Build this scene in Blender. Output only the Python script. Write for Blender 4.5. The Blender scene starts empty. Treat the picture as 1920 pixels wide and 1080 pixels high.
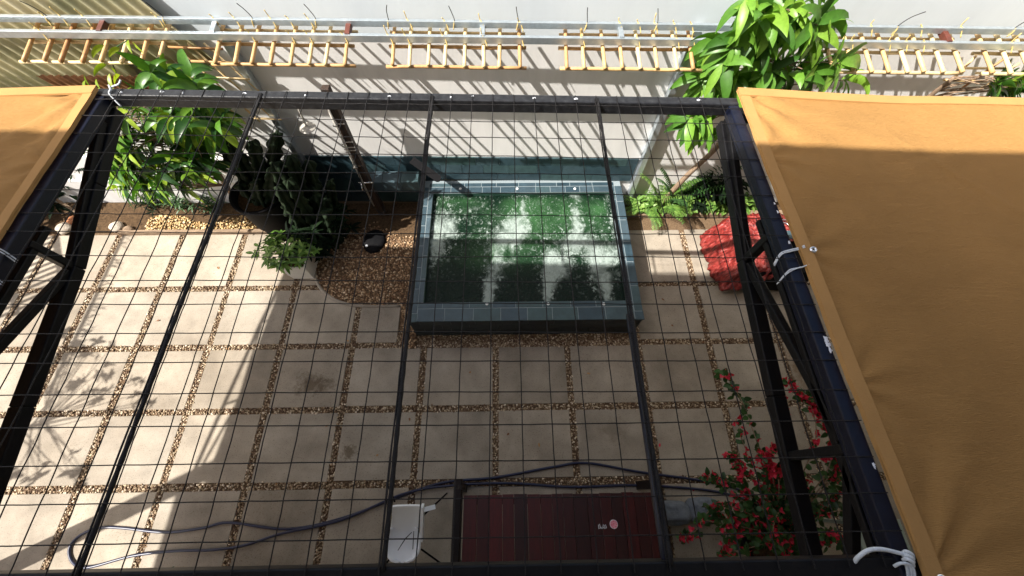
import bpy, bmesh, math, random
import numpy as np
from mathutils import Vector, Matrix
random.seed(7); rng = np.random.default_rng(7)
C = bpy.context.scene.collection
S = bpy.context.scene
# ------------------------------------------------------------------ camera, sky, sun, exposure
F_PX = 762.333
CAM = np.array([0.191, 0.0, 6.054])
def _cam_axes(p, yw, r):
    cy, sy, cp, sp = math.cos(yw), math.sin(yw), math.cos(p), math.sin(p)
    fwd = np.array([-sy*cp, cy*cp, -sp]); right = np.array([cy, sy, 0.0]); up = np.cross(right, fwd)
    c, s = math.cos(r), math.sin(r)
    return np.array([c*right+s*up, -s*right+c*up, fwd])
MX = _cam_axes(math.radians(63.392), math.radians(-1.49), math.radians(.709))
cd = bpy.data.cameras.new('camera'); cam = bpy.data.objects.new('camera', cd); C.objects.link(cam)
cd.sensor_width = 36; cd.lens = 36*F_PX/1920; cd.clip_start = .05; cd.clip_end = 500
mw = Matrix.Identity(4)
for k in range(3):
    mw[k][0] = MX[0][k]; mw[k][1] = MX[1][k]; mw[k][2] = -MX[2][k]; mw[k][3] = CAM[k]
cam.matrix_world = mw
S.camera = cam
S.view_settings.view_transform = 'Standard'; S.view_settings.look = 'None'
S.view_settings.gamma = 1; S.view_settings.exposure = 1.08
SUN_TO = Vector((-.76, -.28, 1.0)).normalized()
w = bpy.data.worlds.new('World'); S.world = w; w.use_nodes = True
nt = w.node_tree
sky = nt.nodes.new('ShaderNodeTexSky'); sky.sky_type = 'NISHITA'; sky.sun_disc = False; sky.dust_density = 3.5; sky.ozone_density = .6
sky.sun_elevation = math.asin(SUN_TO.z); sky.sun_rotation = math.atan2(SUN_TO.x, SUN_TO.y)
bg = nt.nodes['Background']; bg.inputs[1].default_value = .10
nt.links.new(sky.outputs[0], bg.inputs[0])
sl = bpy.data.lights.new('sun', 'SUN'); sl.energy = 5.0; sl.angle = math.radians(.53); sl.color = (1, .95, .87)
so = bpy.data.objects.new('sun', sl); C.objects.link(so)
so.rotation_euler = SUN_TO.to_track_quat('Z', 'Y').to_euler(); so.location = (-8, -4, 12)

def _ray(x, y): return np.array([(x-960)/F_PX, -(y-540)/F_PX, 1.0]) @ MX
def at(x, y, z=0.0):
    d = _ray(x, y); return CAM + d*((z-CAM[2])/d[2])
def aty(x, y, Y):
    d = _ray(x, y); return CAM + d*((Y-CAM[1])/d[1])
ZM = 4.03          # canopy / wire mesh plane
WY = 4.834         # back wall face at X = .27
WS = -.022         # the wall runs very slightly askew
def wy(x): return WY + WS*(x-.27)
RIM = .62

# ------------------------------------------------------------------ materials
def mat(name, col=(.5,.5,.5), rough=.7, metal=0.0, var=.0, scale=8.0, bump=0.0, bscale=40.0, spec=.5, detail=6.0,
        ramp=None, island=None, stretch=None, byobj=False):
    m = bpy.data.materials.new(name); m.use_nodes = True
    n = m.node_tree.nodes; l = m.node_tree.links; b = n['Principled BSDF']
    b.inputs['Roughness'].default_value = rough; b.inputs['Metallic'].default_value = metal
    b.inputs['Specular IOR Level'].default_value = spec
    b.inputs['Base Color'].default_value = (*col, 1)
    tc = n.new('ShaderNodeTexCoord'); src = tc.outputs['Object']
    if stretch:
        mp = n.new('ShaderNodeMapping'); mp.inputs['Scale'].default_value = stretch
        l.new(src, mp.inputs[0]); src = mp.outputs[0]
    colout = None
    if island:
        g = n.new('ShaderNodeObjectInfo' if byobj else 'ShaderNodeNewGeometry'); r = n.new('ShaderNodeValToRGB')
        els = r.color_ramp.elements
        for i, (p, c) in enumerate(island):
            e = els[i] if i < 2 else els.new(p)
            e.position = p; e.color = (*c, 1)
        l.new(g.outputs['Random' if byobj else 'Random Per Island'], r.inputs[0]); colout = r.outputs[0]
    if var > 0 or ramp:
        t = n.new('ShaderNodeTexNoise'); t.inputs['Scale'].default_value = scale
        t.inputs['Detail'].default_value = detail; t.inputs['Roughness'].default_value = .65
        l.new(src, t.inputs['Vector'])
        r = n.new('ShaderNodeValToRGB'); els = r.color_ramp.elements
        if ramp:
            for i, (p, c) in enumerate(ramp):
                e = els[i] if i < 2 else els.new(p)
                e.position = p; e.color = (*c, 1)
        else:
            els[0].position = .3; els[1].position = .72
            a = 1-var; bb = 1+var
            els[0].color = (a, a, a, 1); els[1].color = (bb, bb, bb, 1)
        l.new(t.outputs['Fac'], r.inputs[0])
        if ramp and colout is None: colout = r.outputs[0]
        else:
            mx = n.new('ShaderNodeMix'); mx.data_type = 'RGBA'; mx.blend_type = 'MULTIPLY'
            mx.inputs[0].default_value = 1
            if colout: l.new(colout, mx.inputs[6])
            else: mx.inputs[6].default_value = (*col, 1)
            l.new(r.outputs[0], mx.inputs[7]); colout = mx.outputs[2]
    if colout: l.new(colout, b.inputs['Base Color'])
    if bump > 0:
        t = n.new('ShaderNodeTexNoise'); t.inputs['Scale'].default_value = bscale; t.inputs['Detail'].default_value = 5
        l.new(src, t.inputs['Vector'])
        bp = n.new('ShaderNodeBump'); bp.inputs['Strength'].default_value = bump; bp.inputs['Distance'].default_value = .01
        l.new(t.outputs['Fac'], bp.inputs['Height']); l.new(bp.outputs[0], b.inputs['Normal'])
    return m
def leaf_mat(name, cols, rough=.4, trans=.3, spec=.4):
    m = mat(name, rough=rough, island=[(i/(len(cols)-1), c) for i, c in enumerate(cols)], spec=spec, var=.18, scale=25)
    n = m.node_tree.nodes; l = m.node_tree.links; b = n['Principled BSDF']
    tr = n.new('ShaderNodeBsdfTranslucent'); mx = n.new('ShaderNodeMixShader'); mx.inputs[0].default_value = trans
    src = b.inputs['Base Color'].links[0].from_socket
    gm = n.new('ShaderNodeMix'); gm.data_type = 'RGBA'; gm.blend_type = 'MULTIPLY'; gm.inputs[0].default_value = 1
    gm.inputs[7].default_value = (1.25, 1.3, .55, 1); l.new(src, gm.inputs[6]); l.new(gm.outputs[2], tr.inputs[0])
    out = n['Material Output']; l.new(b.outputs[0], mx.inputs[1]); l.new(tr.outputs[0], mx.inputs[2]); l.new(mx.outputs[0], out.inputs[0])
    return m
M_plaster = mat('wall_plaster', (.77,.76,.745), .9, var=.09, scale=2.2, stretch=(1.6,1.6,.35), detail=8, bump=.12, bscale=90, spec=.2)
M_bluewall = mat('pale_blue_grey_plaster', (.64,.70,.745), .9, var=.05, scale=1.8, stretch=(1.2,1.2,.4), bump=.1, bscale=90, spec=.2)
M_cream = mat('house_plaster', (.42,.38,.31), .9, var=.05, scale=2, spec=.2)
M_black = mat('black_paint', (.005,.005,.006), .45, spec=.22, var=.25, scale=18, bump=.15, bscale=60)
M_beam = mat('worn_black_beam_paint', rough=.38, spec=.4, ramp=[(.35,(.010,.010,.012)),(.62,(.022,.023,.026)),(.78,(.06,.06,.062))], scale=26, bump=.2, bscale=60)
M_navy = mat('dark_blue_paint', (.006,.008,.019), .32, spec=.3, var=.3, scale=22, bump=.12, bscale=50)
M_rebar = mat('rusty_wire', (.012,.0105,.011), .5, metal=.1, spec=.3, var=.4, scale=60, bump=.8, bscale=160)
M_galv = mat('galvanised_steel', (.52,.58,.62), .34, metal=.75, var=.14, scale=14, bump=.05, bscale=60)
M_bamboo = mat('bamboo', rough=.5, island=[(0,(.40,.19,.075)),(.25,(.60,.40,.18)),(.75,(.72,.57,.32)),(1,(.56,.33,.14))], var=.2, scale=24, spec=.4, byobj=True)
M_redwood = mat('dark_red_timber', (.10,.026,.016), .55, var=.35, scale=14)
M_tie = mat('straw_tie', (.62,.46,.16), .6, var=.15)
M_wire = mat('dark_tie_wire', (.02,.02,.022), .5, metal=.4)
M_rope = mat('white_rope', (.66,.70,.74), .7, var=.12, scale=60, bump=.4, bscale=200)
M_white = mat('white_plastic', (.80,.82,.84), .35, var=.03, scale=6)
M_paint = mat('white_paint', (.72,.75,.80), .6, var=.1)
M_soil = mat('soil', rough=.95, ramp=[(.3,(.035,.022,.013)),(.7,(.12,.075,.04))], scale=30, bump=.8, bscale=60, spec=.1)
M_ground = mat('gravel_bedding', rough=.95, ramp=[(.3,(.08,.05,.03)),(.7,(.20,.135,.082))], scale=60, bump=.8, bscale=90, spec=.1)
M_timber = mat('weathered_timber', rough=.85, ramp=[(.3,(.13,.085,.055)),(.7,(.34,.25,.17))], scale=9, stretch=(1,8,8), bump=.4, spec=.2)
M_pebble = mat('pebbles', rough=.75, island=[(0,(.075,.040,.024)),(.25,(.18,.115,.07)),(.55,(.30,.215,.135)),(.8,(.43,.34,.225)),(1,(.64,.54,.42))], var=.15, scale=50, spec=.3)
M_brownpeb = mat('brown_pebbles', rough=.75, island=[(0,(.085,.042,.022)),(.3,(.19,.108,.056)),(.6,(.30,.185,.10)),(.85,(.42,.29,.17)),(1,(.62,.48,.33))], var=.15, scale=50, spec=.3)
M_gold = mat('golden_pebbles', rough=.75, island=[(0,(.20,.11,.045)),(.3,(.40,.26,.11)),(.6,(.52,.36,.17)),(.85,(.60,.45,.24)),(1,(.74,.60,.40))], var=.15, scale=50, spec=.3)
M_darkwood = mat('dark_stained_wood', (.008,.0045,.004), .5, spec=.25, var=.4, scale=5, stretch=(6,1,6), bump=.2)
M_maroon = mat('maroon_planks', byobj=True, rough=.45, island=[(0,(.022,.0025,.0028)),(.35,(.05,.0035,.004)),(.6,(.030,.003,.0032)),(1,(.080,.005,.0055))], var=.4, scale=6, stretch=(8,1,8))
M_hose = mat('blue_hose', (.010,.014,.045), .35, var=.1)
M_blackpl = mat('shadow_black', (.006,.006,.007), .65, spec=.07, var=.2, scale=20)
M_whitepot = mat('white_glazed_pot', (.74,.71,.64), .5, var=.08, scale=6)
M_chrome = mat('chrome_tube', (.75,.76,.78), .18, metal=1)
M_greycloth = mat('grey_cloth', (.14,.16,.19), .9, var=.25, scale=18, bump=.6, bscale=60)
M_bark = mat('bark', rough=.9, ramp=[(.3,(.13,.085,.055)),(.7,(.36,.26,.18))], scale=20, stretch=(3,3,.6), bump=.7, spec=.2)
M_stone = mat('pale_stone', rough=.9, ramp=[(.3,(.22,.18,.14)),(.7,(.52,.46,.38))], scale=12, bump=.6)
M_terra = mat('terracotta', (.34,.13,.05), .8, var=.2, scale=14)
M_palegreen = mat('pale_green_paint', (.30,.37,.33), .6, var=.05)
M_pipe = mat('grey_white_pipe', (.40,.38,.34), .5, var=.2, scale=20)
M_postwood = mat('shower_post_wood', rough=.7, ramp=[(.3,(.010,.006,.005)),(.72,(.065,.034,.02))], scale=12, stretch=(3,3,.4), bump=.5)
M_corr = mat('weathered_corrugated_sheet', rough=.55, ramp=[(.25,(.14,.16,.08)),(.45,(.40,.37,.22)),(.7,(.72,.63,.42))], scale=.9, bump=.1, detail=8)
M_rust = mat('rust', rough=.85, ramp=[(.3,(.13,.05,.02)),(.7,(.36,.17,.07))], scale=9)
# concrete slabs: each slab its own tone, broad stains, fine speckle
def concrete():
    m = mat('concrete_slab', rough=.85, island=[(0,(.265,.231,.188)),(.3,(.335,.294,.242)),(.6,(.30,.267,.224)),(1,(.37,.327,.268))], var=.24, scale=2.1, bump=.18, bscale=120, spec=.25, detail=9)
    n = m.node_tree.nodes; l = m.node_tree.links; b = n['Principled BSDF']
    src = b.inputs['Base Color'].links[0].from_socket
    tc = n.new('ShaderNodeTexCoord'); t = n.new('ShaderNodeTexNoise'); t.inputs['Scale'].default_value = 75; t.inputs['Detail'].default_value = 3
    l.new(tc.outputs['Object'], t.inputs['Vector'])
    r = n.new('ShaderNodeValToRGB'); r.color_ramp.elements[0].position = .27; r.color_ramp.elements[1].position = .42
    r.color_ramp.elements[0].color = (.55,.50,.44,1)
    l.new(t.outputs['Fac'], r.inputs[0])
    mx = n.new('ShaderNodeMix'); mx.data_type = 'RGBA'; mx.blend_type = 'MULTIPLY'; mx.inputs[0].default_value = 1
    l.new(src, mx.inputs[6]); l.new(r.outputs[0], mx.inputs[7])
    t3 = n.new('ShaderNodeTexNoise'); t3.inputs['Scale'].default_value = .55; t3.inputs['Detail'].default_value = 7; t3.inputs['Roughness'].default_value = .7
    l.new(tc.outputs['Object'], t3.inputs['Vector'])
    r3 = n.new('ShaderNodeValToRGB'); r3.color_ramp.elements[0].position = .36; r3.color_ramp.elements[1].position = .62
    r3.color_ramp.elements[0].color = (.80,.77,.73,1); r3.color_ramp.elements[1].color = (1.06,1.05,1.03,1); l.new(t3.outputs['Fac'], r3.inputs[0])
    vo = n.new('ShaderNodeTexVoronoi'); vo.inputs['Scale'].default_value = 26; l.new(tc.outputs['Object'], vo.inputs['Vector'])
    r4 = n.new('ShaderNodeValToRGB'); r4.color_ramp.elements[0].position = .05; r4.color_ramp.elements[1].position = .12
    r4.color_ramp.elements[0].color = (.6,.56,.5,1); l.new(vo.outputs['Distance'], r4.inputs[0])
    ma = n.new('ShaderNodeMix'); ma.data_type = 'RGBA'; ma.blend_type = 'MULTIPLY'; ma.inputs[0].default_value = 1; l.new(mx.outputs[2], ma.inputs[6]); l.new(r3.outputs[0], ma.inputs[7])
    mc = n.new('ShaderNodeMix'); mc.data_type = 'RGBA'; mc.blend_type = 'MULTIPLY'; mc.inputs[0].default_value = .6; l.new(ma.outputs[2], mc.inputs[6]); l.new(r4.outputs[0], mc.inputs[7])
    out = mc.outputs[2]
    # brown damp stains on a few spots
    for (px, py, rad) in ((585,722,.42),(655,850,.16),(1520,690,.55),(1545,770,.4),(1150,805,.3)):
        p = at(px, py, .03)
        vm = n.new('ShaderNodeVectorMath'); vm.operation = 'DISTANCE'
        asp = 1.9 if px == 585 else 1.15; sc_ = n.new('ShaderNodeVectorMath'); sc_.operation = 'MULTIPLY'; sc_.inputs[1].default_value = (1,asp,1)
        l.new(tc.outputs['Object'], sc_.inputs[0]); l.new(sc_.outputs[0], vm.inputs[0]); vm.inputs[1].default_value = (p[0],p[1]*asp,p[2])
        t2 = n.new('ShaderNodeTexNoise'); t2.inputs['Scale'].default_value = 4.5/max(.3,rad*2); t2.inputs['Detail'].default_value = 9; t2.inputs['Roughness'].default_value = .72
        l.new(tc.outputs['Object'], t2.inputs['Vector'])
        ad = n.new('ShaderNodeMath'); ad.operation = 'MULTIPLY_ADD'; ad.inputs[1].default_value = rad*2.6; l.new(t2.outputs['Fac'], ad.inputs[0]); l.new(vm.outputs['Value'], ad.inputs[2])
        rr = n.new('ShaderNodeMapRange'); rr.inputs[1].default_value = rad*1.62; rr.inputs[2].default_value = rad*2.05
        rr.inputs[3].default_value = .75 if px < 1140 or px > 1400 else .3; rr.inputs[4].default_value = 0
        l.new(ad.outputs[0], rr.inputs[0])
        m2 = n.new('ShaderNodeMix'); m2.data_type = 'RGBA'; m2.blend_type = 'MULTIPLY'
        l.new(rr.outputs[0], m2.inputs[0]); l.new(out, m2.inputs[6]); m2.inputs[7].default_value = (.50,.36,.24,1) if px > 1400 else (.30,.24,.17,1)
        out = m2.outputs[2]
    l.new(out, b.inputs['Base Color'])
    return m
M_conc = concrete()
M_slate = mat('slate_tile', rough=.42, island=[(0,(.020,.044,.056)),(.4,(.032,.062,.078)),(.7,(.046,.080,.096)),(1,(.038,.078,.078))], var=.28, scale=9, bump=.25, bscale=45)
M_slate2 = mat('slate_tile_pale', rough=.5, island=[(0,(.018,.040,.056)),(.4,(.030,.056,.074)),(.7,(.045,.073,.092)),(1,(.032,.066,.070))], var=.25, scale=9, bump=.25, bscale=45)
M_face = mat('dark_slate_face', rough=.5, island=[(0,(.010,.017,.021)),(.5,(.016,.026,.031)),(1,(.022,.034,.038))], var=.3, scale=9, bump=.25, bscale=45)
M_grout = mat('grout', (.20,.24,.26), .9)
M_inner = mat('pool_wall_tile', (.02,.06,.045), .5, var=.3, scale=6)
def fabric():
    m = mat('tan_shade_cloth', (.41,.222,.074), .85, var=.12, scale=1.1, spec=.15, detail=8)
    n = m.node_tree.nodes; l = m.node_tree.links; b = n['Principled BSDF']
    src = b.inputs['Base Color'].links[0].from_socket
    tc = n.new('ShaderNodeTexCoord')
    w1 = n.new('ShaderNodeTexNoise'); w1.inputs['Scale'].default_value = 6; w1.inputs['Detail'].default_value = 6
    mp = n.new('ShaderNodeMapping'); mp.inputs['Scale'].default_value = (6, 90, 6); l.new(tc.outputs['Object'], mp.inputs[0]); l.new(mp.outputs[0], w1.inputs['Vector'])
    t2 = n.new('ShaderNodeTexNoise'); t2.inputs['Scale'].default_value = 1.6; t2.inputs['Detail'].default_value = 7; t2.inputs['Distortion'].default_value = .7
    mp2 = n.new('ShaderNodeMapping'); mp2.inputs['Scale'].default_value = (1.1, 4.2, 1); mp2.inputs['Rotation'].default_value = (0,0,.12); l.new(tc.outputs['Object'], mp2.inputs[0]); l.new(mp2.outputs[0], t2.inputs['Vector'])
    ad = n.new('ShaderNodeMath'); ad.operation = 'MULTIPLY_ADD'; ad.inputs[1].default_value = .35; l.new(w1.outputs['Fac'], ad.inputs[0]); l.new(t2.outputs['Fac'], ad.inputs[2])
    bp = n.new('ShaderNodeBump'); bp.inputs['Strength'].default_value = .8; bp.inputs['Distance'].default_value = .028
    l.new(ad.outputs[0], bp.inputs['Height']); l.new(bp.outputs[0], b.inputs['Normal'])
    return m
M_fabric = fabric()
M_hem = mat('tan_hem', (.425,.235,.085), .85, var=.07, scale=5, spec=.15, bump=.2, bscale=120)
def tarp_mat():
    m = mat('red_plastic_sheet', rough=.33, ramp=[(.34,(.05,.006,.006)),(.47,(.20,.020,.017)),(.60,(.30,.045,.038)),(.72,(.46,.19,.16))], scale=8, bump=.0, detail=6, stretch=(3,3,.6))  # fold highlights and fold shade are put into this ramp as streaks
    n = m.node_tree.nodes; l = m.node_tree.links; b = n['Principled BSDF']
    tc = n.new('ShaderNodeTexCoord'); mp = n.new('ShaderNodeMapping'); mp.inputs['Scale'].default_value = (14,14,2.5)
    t = n.new('ShaderNodeTexNoise'); t.inputs['Scale'].default_value = 1; t.inputs['Detail'].default_value = 4; t.inputs['Distortion'].default_value = 1
    l.new(tc.outputs['Object'], mp.inputs[0]); l.new(mp.outputs[0], t.inputs['Vector'])
    bp = n.new('ShaderNodeBump'); bp.inputs['Strength'].default_value = 1; bp.inputs['Distance'].default_value = .05
    l.new(t.outputs['Fac'], bp.inputs['Height']); l.new(bp.outputs[0], b.inputs['Normal'])
    return m
M_tarp = tarp_mat()
M_leafL = leaf_mat('glossy_tree_leaf', [(.012,.045,.008),(.026,.09,.013),(.085,.21,.024),(.27,.38,.035)], .34, .28)
M_leafR = leaf_mat('broad_tree_leaf', [(.035,.11,.015),(.085,.21,.025),(.14,.30,.034),(.21,.37,.045)], .38, .3)
M_leafP = leaf_mat('pot_plant_leaf', [(.06,.14,.025),(.13,.25,.045),(.22,.34,.08)], .45, .25)
M_fern = leaf_mat('fern_leaf', [(.05,.12,.02),(.10,.21,.035),(.18,.30,.06)], .5, .25)
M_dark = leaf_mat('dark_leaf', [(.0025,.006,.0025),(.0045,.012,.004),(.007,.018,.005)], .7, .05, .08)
M_bleaf = leaf_mat('bougainvillea_leaf', [(.015,.045,.012),(.028,.08,.018),(.04,.10,.022)], .45, .2)
M_bract = leaf_mat('red_bract', [(.36,.012,.03),(.55,.025,.06),(.70,.07,.13)], .6, .35, .2)
M_cactus = mat('cactus_skin', rough=.75, spec=.2, ramp=[(.3,(.005,.011,.005)),(.7,(.016,.030,.011))], scale=10, bump=.3)

# ------------------------------------------------------------------ mesh helpers
class MB:
    def __init__(s): s.v = []; s.f = []; s.n = 0; s.m = []
    def add(s, vs, fs, mi=0):
        s.v.extend([tuple(map(float, q)) for q in vs]); s.f.extend([tuple(i+s.n for i in f) for f in fs]); s.m.extend([mi]*len(fs)); s.n += len(vs)
    def box(s, x0, x1, y0, y1, z0, z1, mi=0, bev=0.0):
        if bev <= 0:
            vs = [(x,y,z) for z in (z0,z1) for y in (y0,y1) for x in (x0,x1)]
            s.add(vs, [(0,2,3,1),(4,5,7,6),(0,1,5,4),(2,6,7,3),(0,4,6,2),(1,3,7,5)], mi); return
        b = bev
        def ring(x0,x1,y0,y1,z): return [(x0,y0,z),(x1,y0,z),(x1,y1,z),(x0,y1,z)]
        r = [ring(x0,x1,y0,y1,z0), ring(x0,x1,y0,y1,z1-b), ring(x0+b,x1-b,y0+b,y1-b,z1)]
        vs = sum(r, []); fs = [(3,2,1,0),(8,9,10,11)]
        for k in range(2):
            for i in range(4):
                j = (i+1) % 4; fs.append((k*4+i, k*4+j, k*4+4+j, k*4+4+i))
        s.add(vs, fs, mi)
    def bar(s, a, b, wx, wz, up=(0,0,1), mi=0):          # rectangular section bar from a to b
        a = Vector(a); b = Vector(b); d = (b-a).normalized(); u = Vector(up)
        sd = d.cross(u)
        if sd.length < 1e-4: sd = d.cross(Vector((1,0,0)))
        sd.normalize(); u = sd.cross(d).normalized()
        vs = []
        for p in (a, b):
            for (i, j) in ((-1,-1),(1,-1),(1,1),(-1,1)): vs.append(p+sd*(i*wx/2)+u*(j*wz/2))
        s.add(vs, [(3,2,1,0),(4,5,6,7),(0,1,5,4),(1,2,6,5),(2,3,7,6),(3,0,4,7)], mi)
    def tube(s, pts, r, seg=8, mi=0, cap=True):
        pts = [Vector(p) for p in pts]; n = len(pts)
        rs = r if isinstance(r, (list, tuple)) else [r]*n
        vs = []; prev = None
        for i, p in enumerate(pts):
            d = (pts[min(i+1,n-1)]-pts[max(i-1,0)]).normalized()
            if prev is None:
                sd = d.cross(Vector((0,0,1)))
                if sd.length < 1e-3: sd = d.cross(Vector((1,0,0)))
            else: sd = prev-d*prev.dot(d)
            sd.normalize(); prev = sd; u = sd.cross(d)
            for k in range(seg):
                t = 2*math.pi*k/seg; vs.append(p+(sd*math.cos(t)+u*math.sin(t))*rs[i])
        fs = []
        for i in range(n-1):
            for k in range(seg):
                k2 = (k+1) % seg; fs.append((i*seg+k, i*seg+k2, (i+1)*seg+k2, (i+1)*seg+k))
        if cap: fs += [tuple(range(seg-1,-1,-1)), tuple((n-1)*seg+k for k in range(seg))]
        s.add(vs, fs, mi)
    def lathe(s, prof, c=(0,0,0), seg=32, mi=0, sx=1, sy=1):
        vs = []; fs = []
        for (r, z) in prof:
            for k in range(seg):
                t = 2*math.pi*k/seg; vs.append((c[0]+sx*r*math.cos(t), c[1]+sy*r*math.sin(t), c[2]+z))
        for i in range(len(prof)-1):
            for k in range(seg):
                k2 = (k+1) % seg; fs.append((i*seg+k, i*seg+k2, (i+1)*seg+k2, (i+1)*seg+k))
        s.add(vs, fs, mi)
    def build(s, name, m, parent=None, smooth=False):
        me = bpy.data.meshes.new(name); me.from_pydata(s.v, [], s.f)
        for x in (m if isinstance(m, (list, tuple)) else [m]): me.materials.append(x)
        if isinstance(m, (list, tuple)): me.polygons.foreach_set('material_index', s.m)
        if smooth: me.polygons.foreach_set('use_smooth', [True]*len(me.polygons))
        me.update(); o = bpy.data.objects.new(name, me); C.objects.link(o)
        if parent:
            o.parent = parent
            pl = Vector(parent.location); q = parent
            while q.parent: q = q.parent; pl += Vector(q.location)
            o.location = -pl         # meshes are written in world coordinates
        return o
def tag(o, label, cat, group=None):
    o['label'] = label; o['category'] = cat
    if group: o['group'] = group
    return o
def thing(name, loc, label, cat, group=None):
    o = bpy.data.objects.new(name, None); C.objects.link(o); o.location = loc; o.empty_display_size = .1
    return tag(o, label, cat, group)
def bevel(o, wdt=.004, seg=2):
    b = o.modifiers.new('bevel', 'BEVEL'); b.width = wdt; b.segments = seg; b.limit_method = 'ANGLE'; return o
def smooth_path(pts, k=6):
    P = [Vector(p) for p in pts]; out = []
    for i in range(len(P)-1):
        p0 = P[max(i-1,0)]; p1 = P[i]; p2 = P[i+1]; p3 = P[min(i+2,len(P)-1)]
        for j in range(k):
            t = j/k
            out.append(.5*((2*p1)+(p2-p0)*t+(2*p0-5*p1+4*p2-p3)*t*t+(3*p1-p0-3*p2+p3)*t**3))
    out.append(P[-1]); return out
# numpy value noise
def vnoise(x, y, seed=0):
    xi = np.floor(x).astype(int); yi = np.floor(y).astype(int); fx = x-xi; fy = y-yi
    def h(a, b):
        n = (a*374761393+b*668265263+seed*974711) & 0x7fffffff
        n = ((n ^ (n >> 13))*1274126177) & 0x7fffffff
        return ((n ^ (n >> 16)) & 0xffff)/65535.0
    u = fx*fx*(3-2*fx); v = fy*fy*(3-2*fy)
    return (h(xi,yi)*(1-u)+h(xi+1,yi)*u)*(1-v)+(h(xi,yi+1)*(1-u)+h(xi+1,yi+1)*u)*v
def fbm(x, y, o=5, seed=0, gain=.55):
    t = 0; a = 1; s = 0
    for k in range(o):
        t = t+a*vnoise(x*2**k, y*2**k, seed+k*17); s += a; a *= gain
    return t/s

# leaves: each a folded, drooping blade
def add_leaf(mb, base, d, n, L, W, droop=.5, fold=.35, seg=6, tip=1.0, wave=0.0):
    d = Vector(d).normalized(); n = Vector(n); n = (n-d*n.dot(d))
    if n.length < 1e-3: n = d.orthogonal()
    n.normalize(); p = Vector(base); vs = []
    step = L/seg; ph = random.random()*6
    for i in range(seg+1):
        t = i/seg
        wdt = W*.5*(math.sin(math.pi*min(1, t**.8))**.75)*(1-.25*t*tip)
        if i == 0: wdt = W*.03
        if i == seg: wdt = .0006
        s = d.cross(n).normalized()
        lift = abs(fold)*wdt*(1 if fold > 0 else -1)+wave*W*math.sin(ph+t*9)
        vs += [p-s*wdt+n*lift, p, p+s*wdt+n*(lift+wave*W*.6*math.sin(ph*2+t*7))]
        ang = droop/seg
        nd = d+Vector((0,0,-1))*ang*(1+t); nd.normalize()
        n = (n-nd*n.dot(nd)).normalized(); d = nd; p = p+d*step
    fs = []
    for i in range(seg):
        a = i*3; fs += [(a,a+1,a+4,a+3),(a+1,a+2,a+5,a+4)]
    mb.add(vs, fs)
def rnd_dir():
    while True:
        v = Vector((random.uniform(-1,1),random.uniform(-1,1),random.uniform(-1,1)))
        if .05 < v.length < 1: return v.normalized()
def whorl(mb, tip, axis, n, L, W, spread=1.0, droop=.7, fold=.3, wave=.03):
    axis = Vector(axis).normalized(); a = axis.orthogonal().normalized(); b = axis.cross(a); p0 = random.random()*6.28
    for k in range(n):
        t = p0+2.4*k; rad = a*math.cos(t)+b*math.sin(t)
        d = axis*random.uniform(.15,.7)+rad*spread*random.uniform(.7,1.1)
        nn = axis*.8-rad*.3+Vector((0,0,.8))
        sc = random.uniform(.5,1.15)
        add_leaf(mb, Vector(tip)-axis*(.012*k), d, nn, L*sc, W*sc*random.uniform(.9,1.1), droop*random.uniform(.6,1.3), fold, wave=wave)

# ------------------------------------------------------------------ the ground: bedding, slabs, gravel
P = 1.105; X0 = .006
ROWY = [4.15, 3.065, 2.051, 1.088, .111, -.848, -1.83, -2.8]
g = MB(); g.add([(-150,-150,.010),(150,-150,.010),(150,150,.010),(-150,150,.010)], [(0,1,2,3)])
o = g.build('ground', M_ground); o['kind'] = 'structure'
J = .046
slabs = []
for r in range(len(ROWY)-1):
    y1 = ROWY[r]-J; y0 = ROWY[r+1]+J
    if r == 0: y1 = ROWY[0]-.0
    for i in range(-10, 7):
        x0 = X0+i*P+J; x1 = X0+(i+1)*P-J
        if r <= 1:
            if i in (-1,0,1): continue
            if i == -2:
                if r == 0: continue
                x1 = -1.53
            if i == 2: x0 = 2.27
        slabs.append((x0+random.uniform(-.008,.008), x1+random.uniform(-.008,.008), y0+random.uniform(-.006,.006), y1+random.uniform(-.006,.006)))
mb = MB()
for (x0,x1,y0,y1) in slabs: mb.box(x0,x1,y0,y1,-.02,.03+random.uniform(-.003,.003),bev=.006)
pav = mb.build('pavement', M_conc); pav['kind'] = 'structure'

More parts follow.
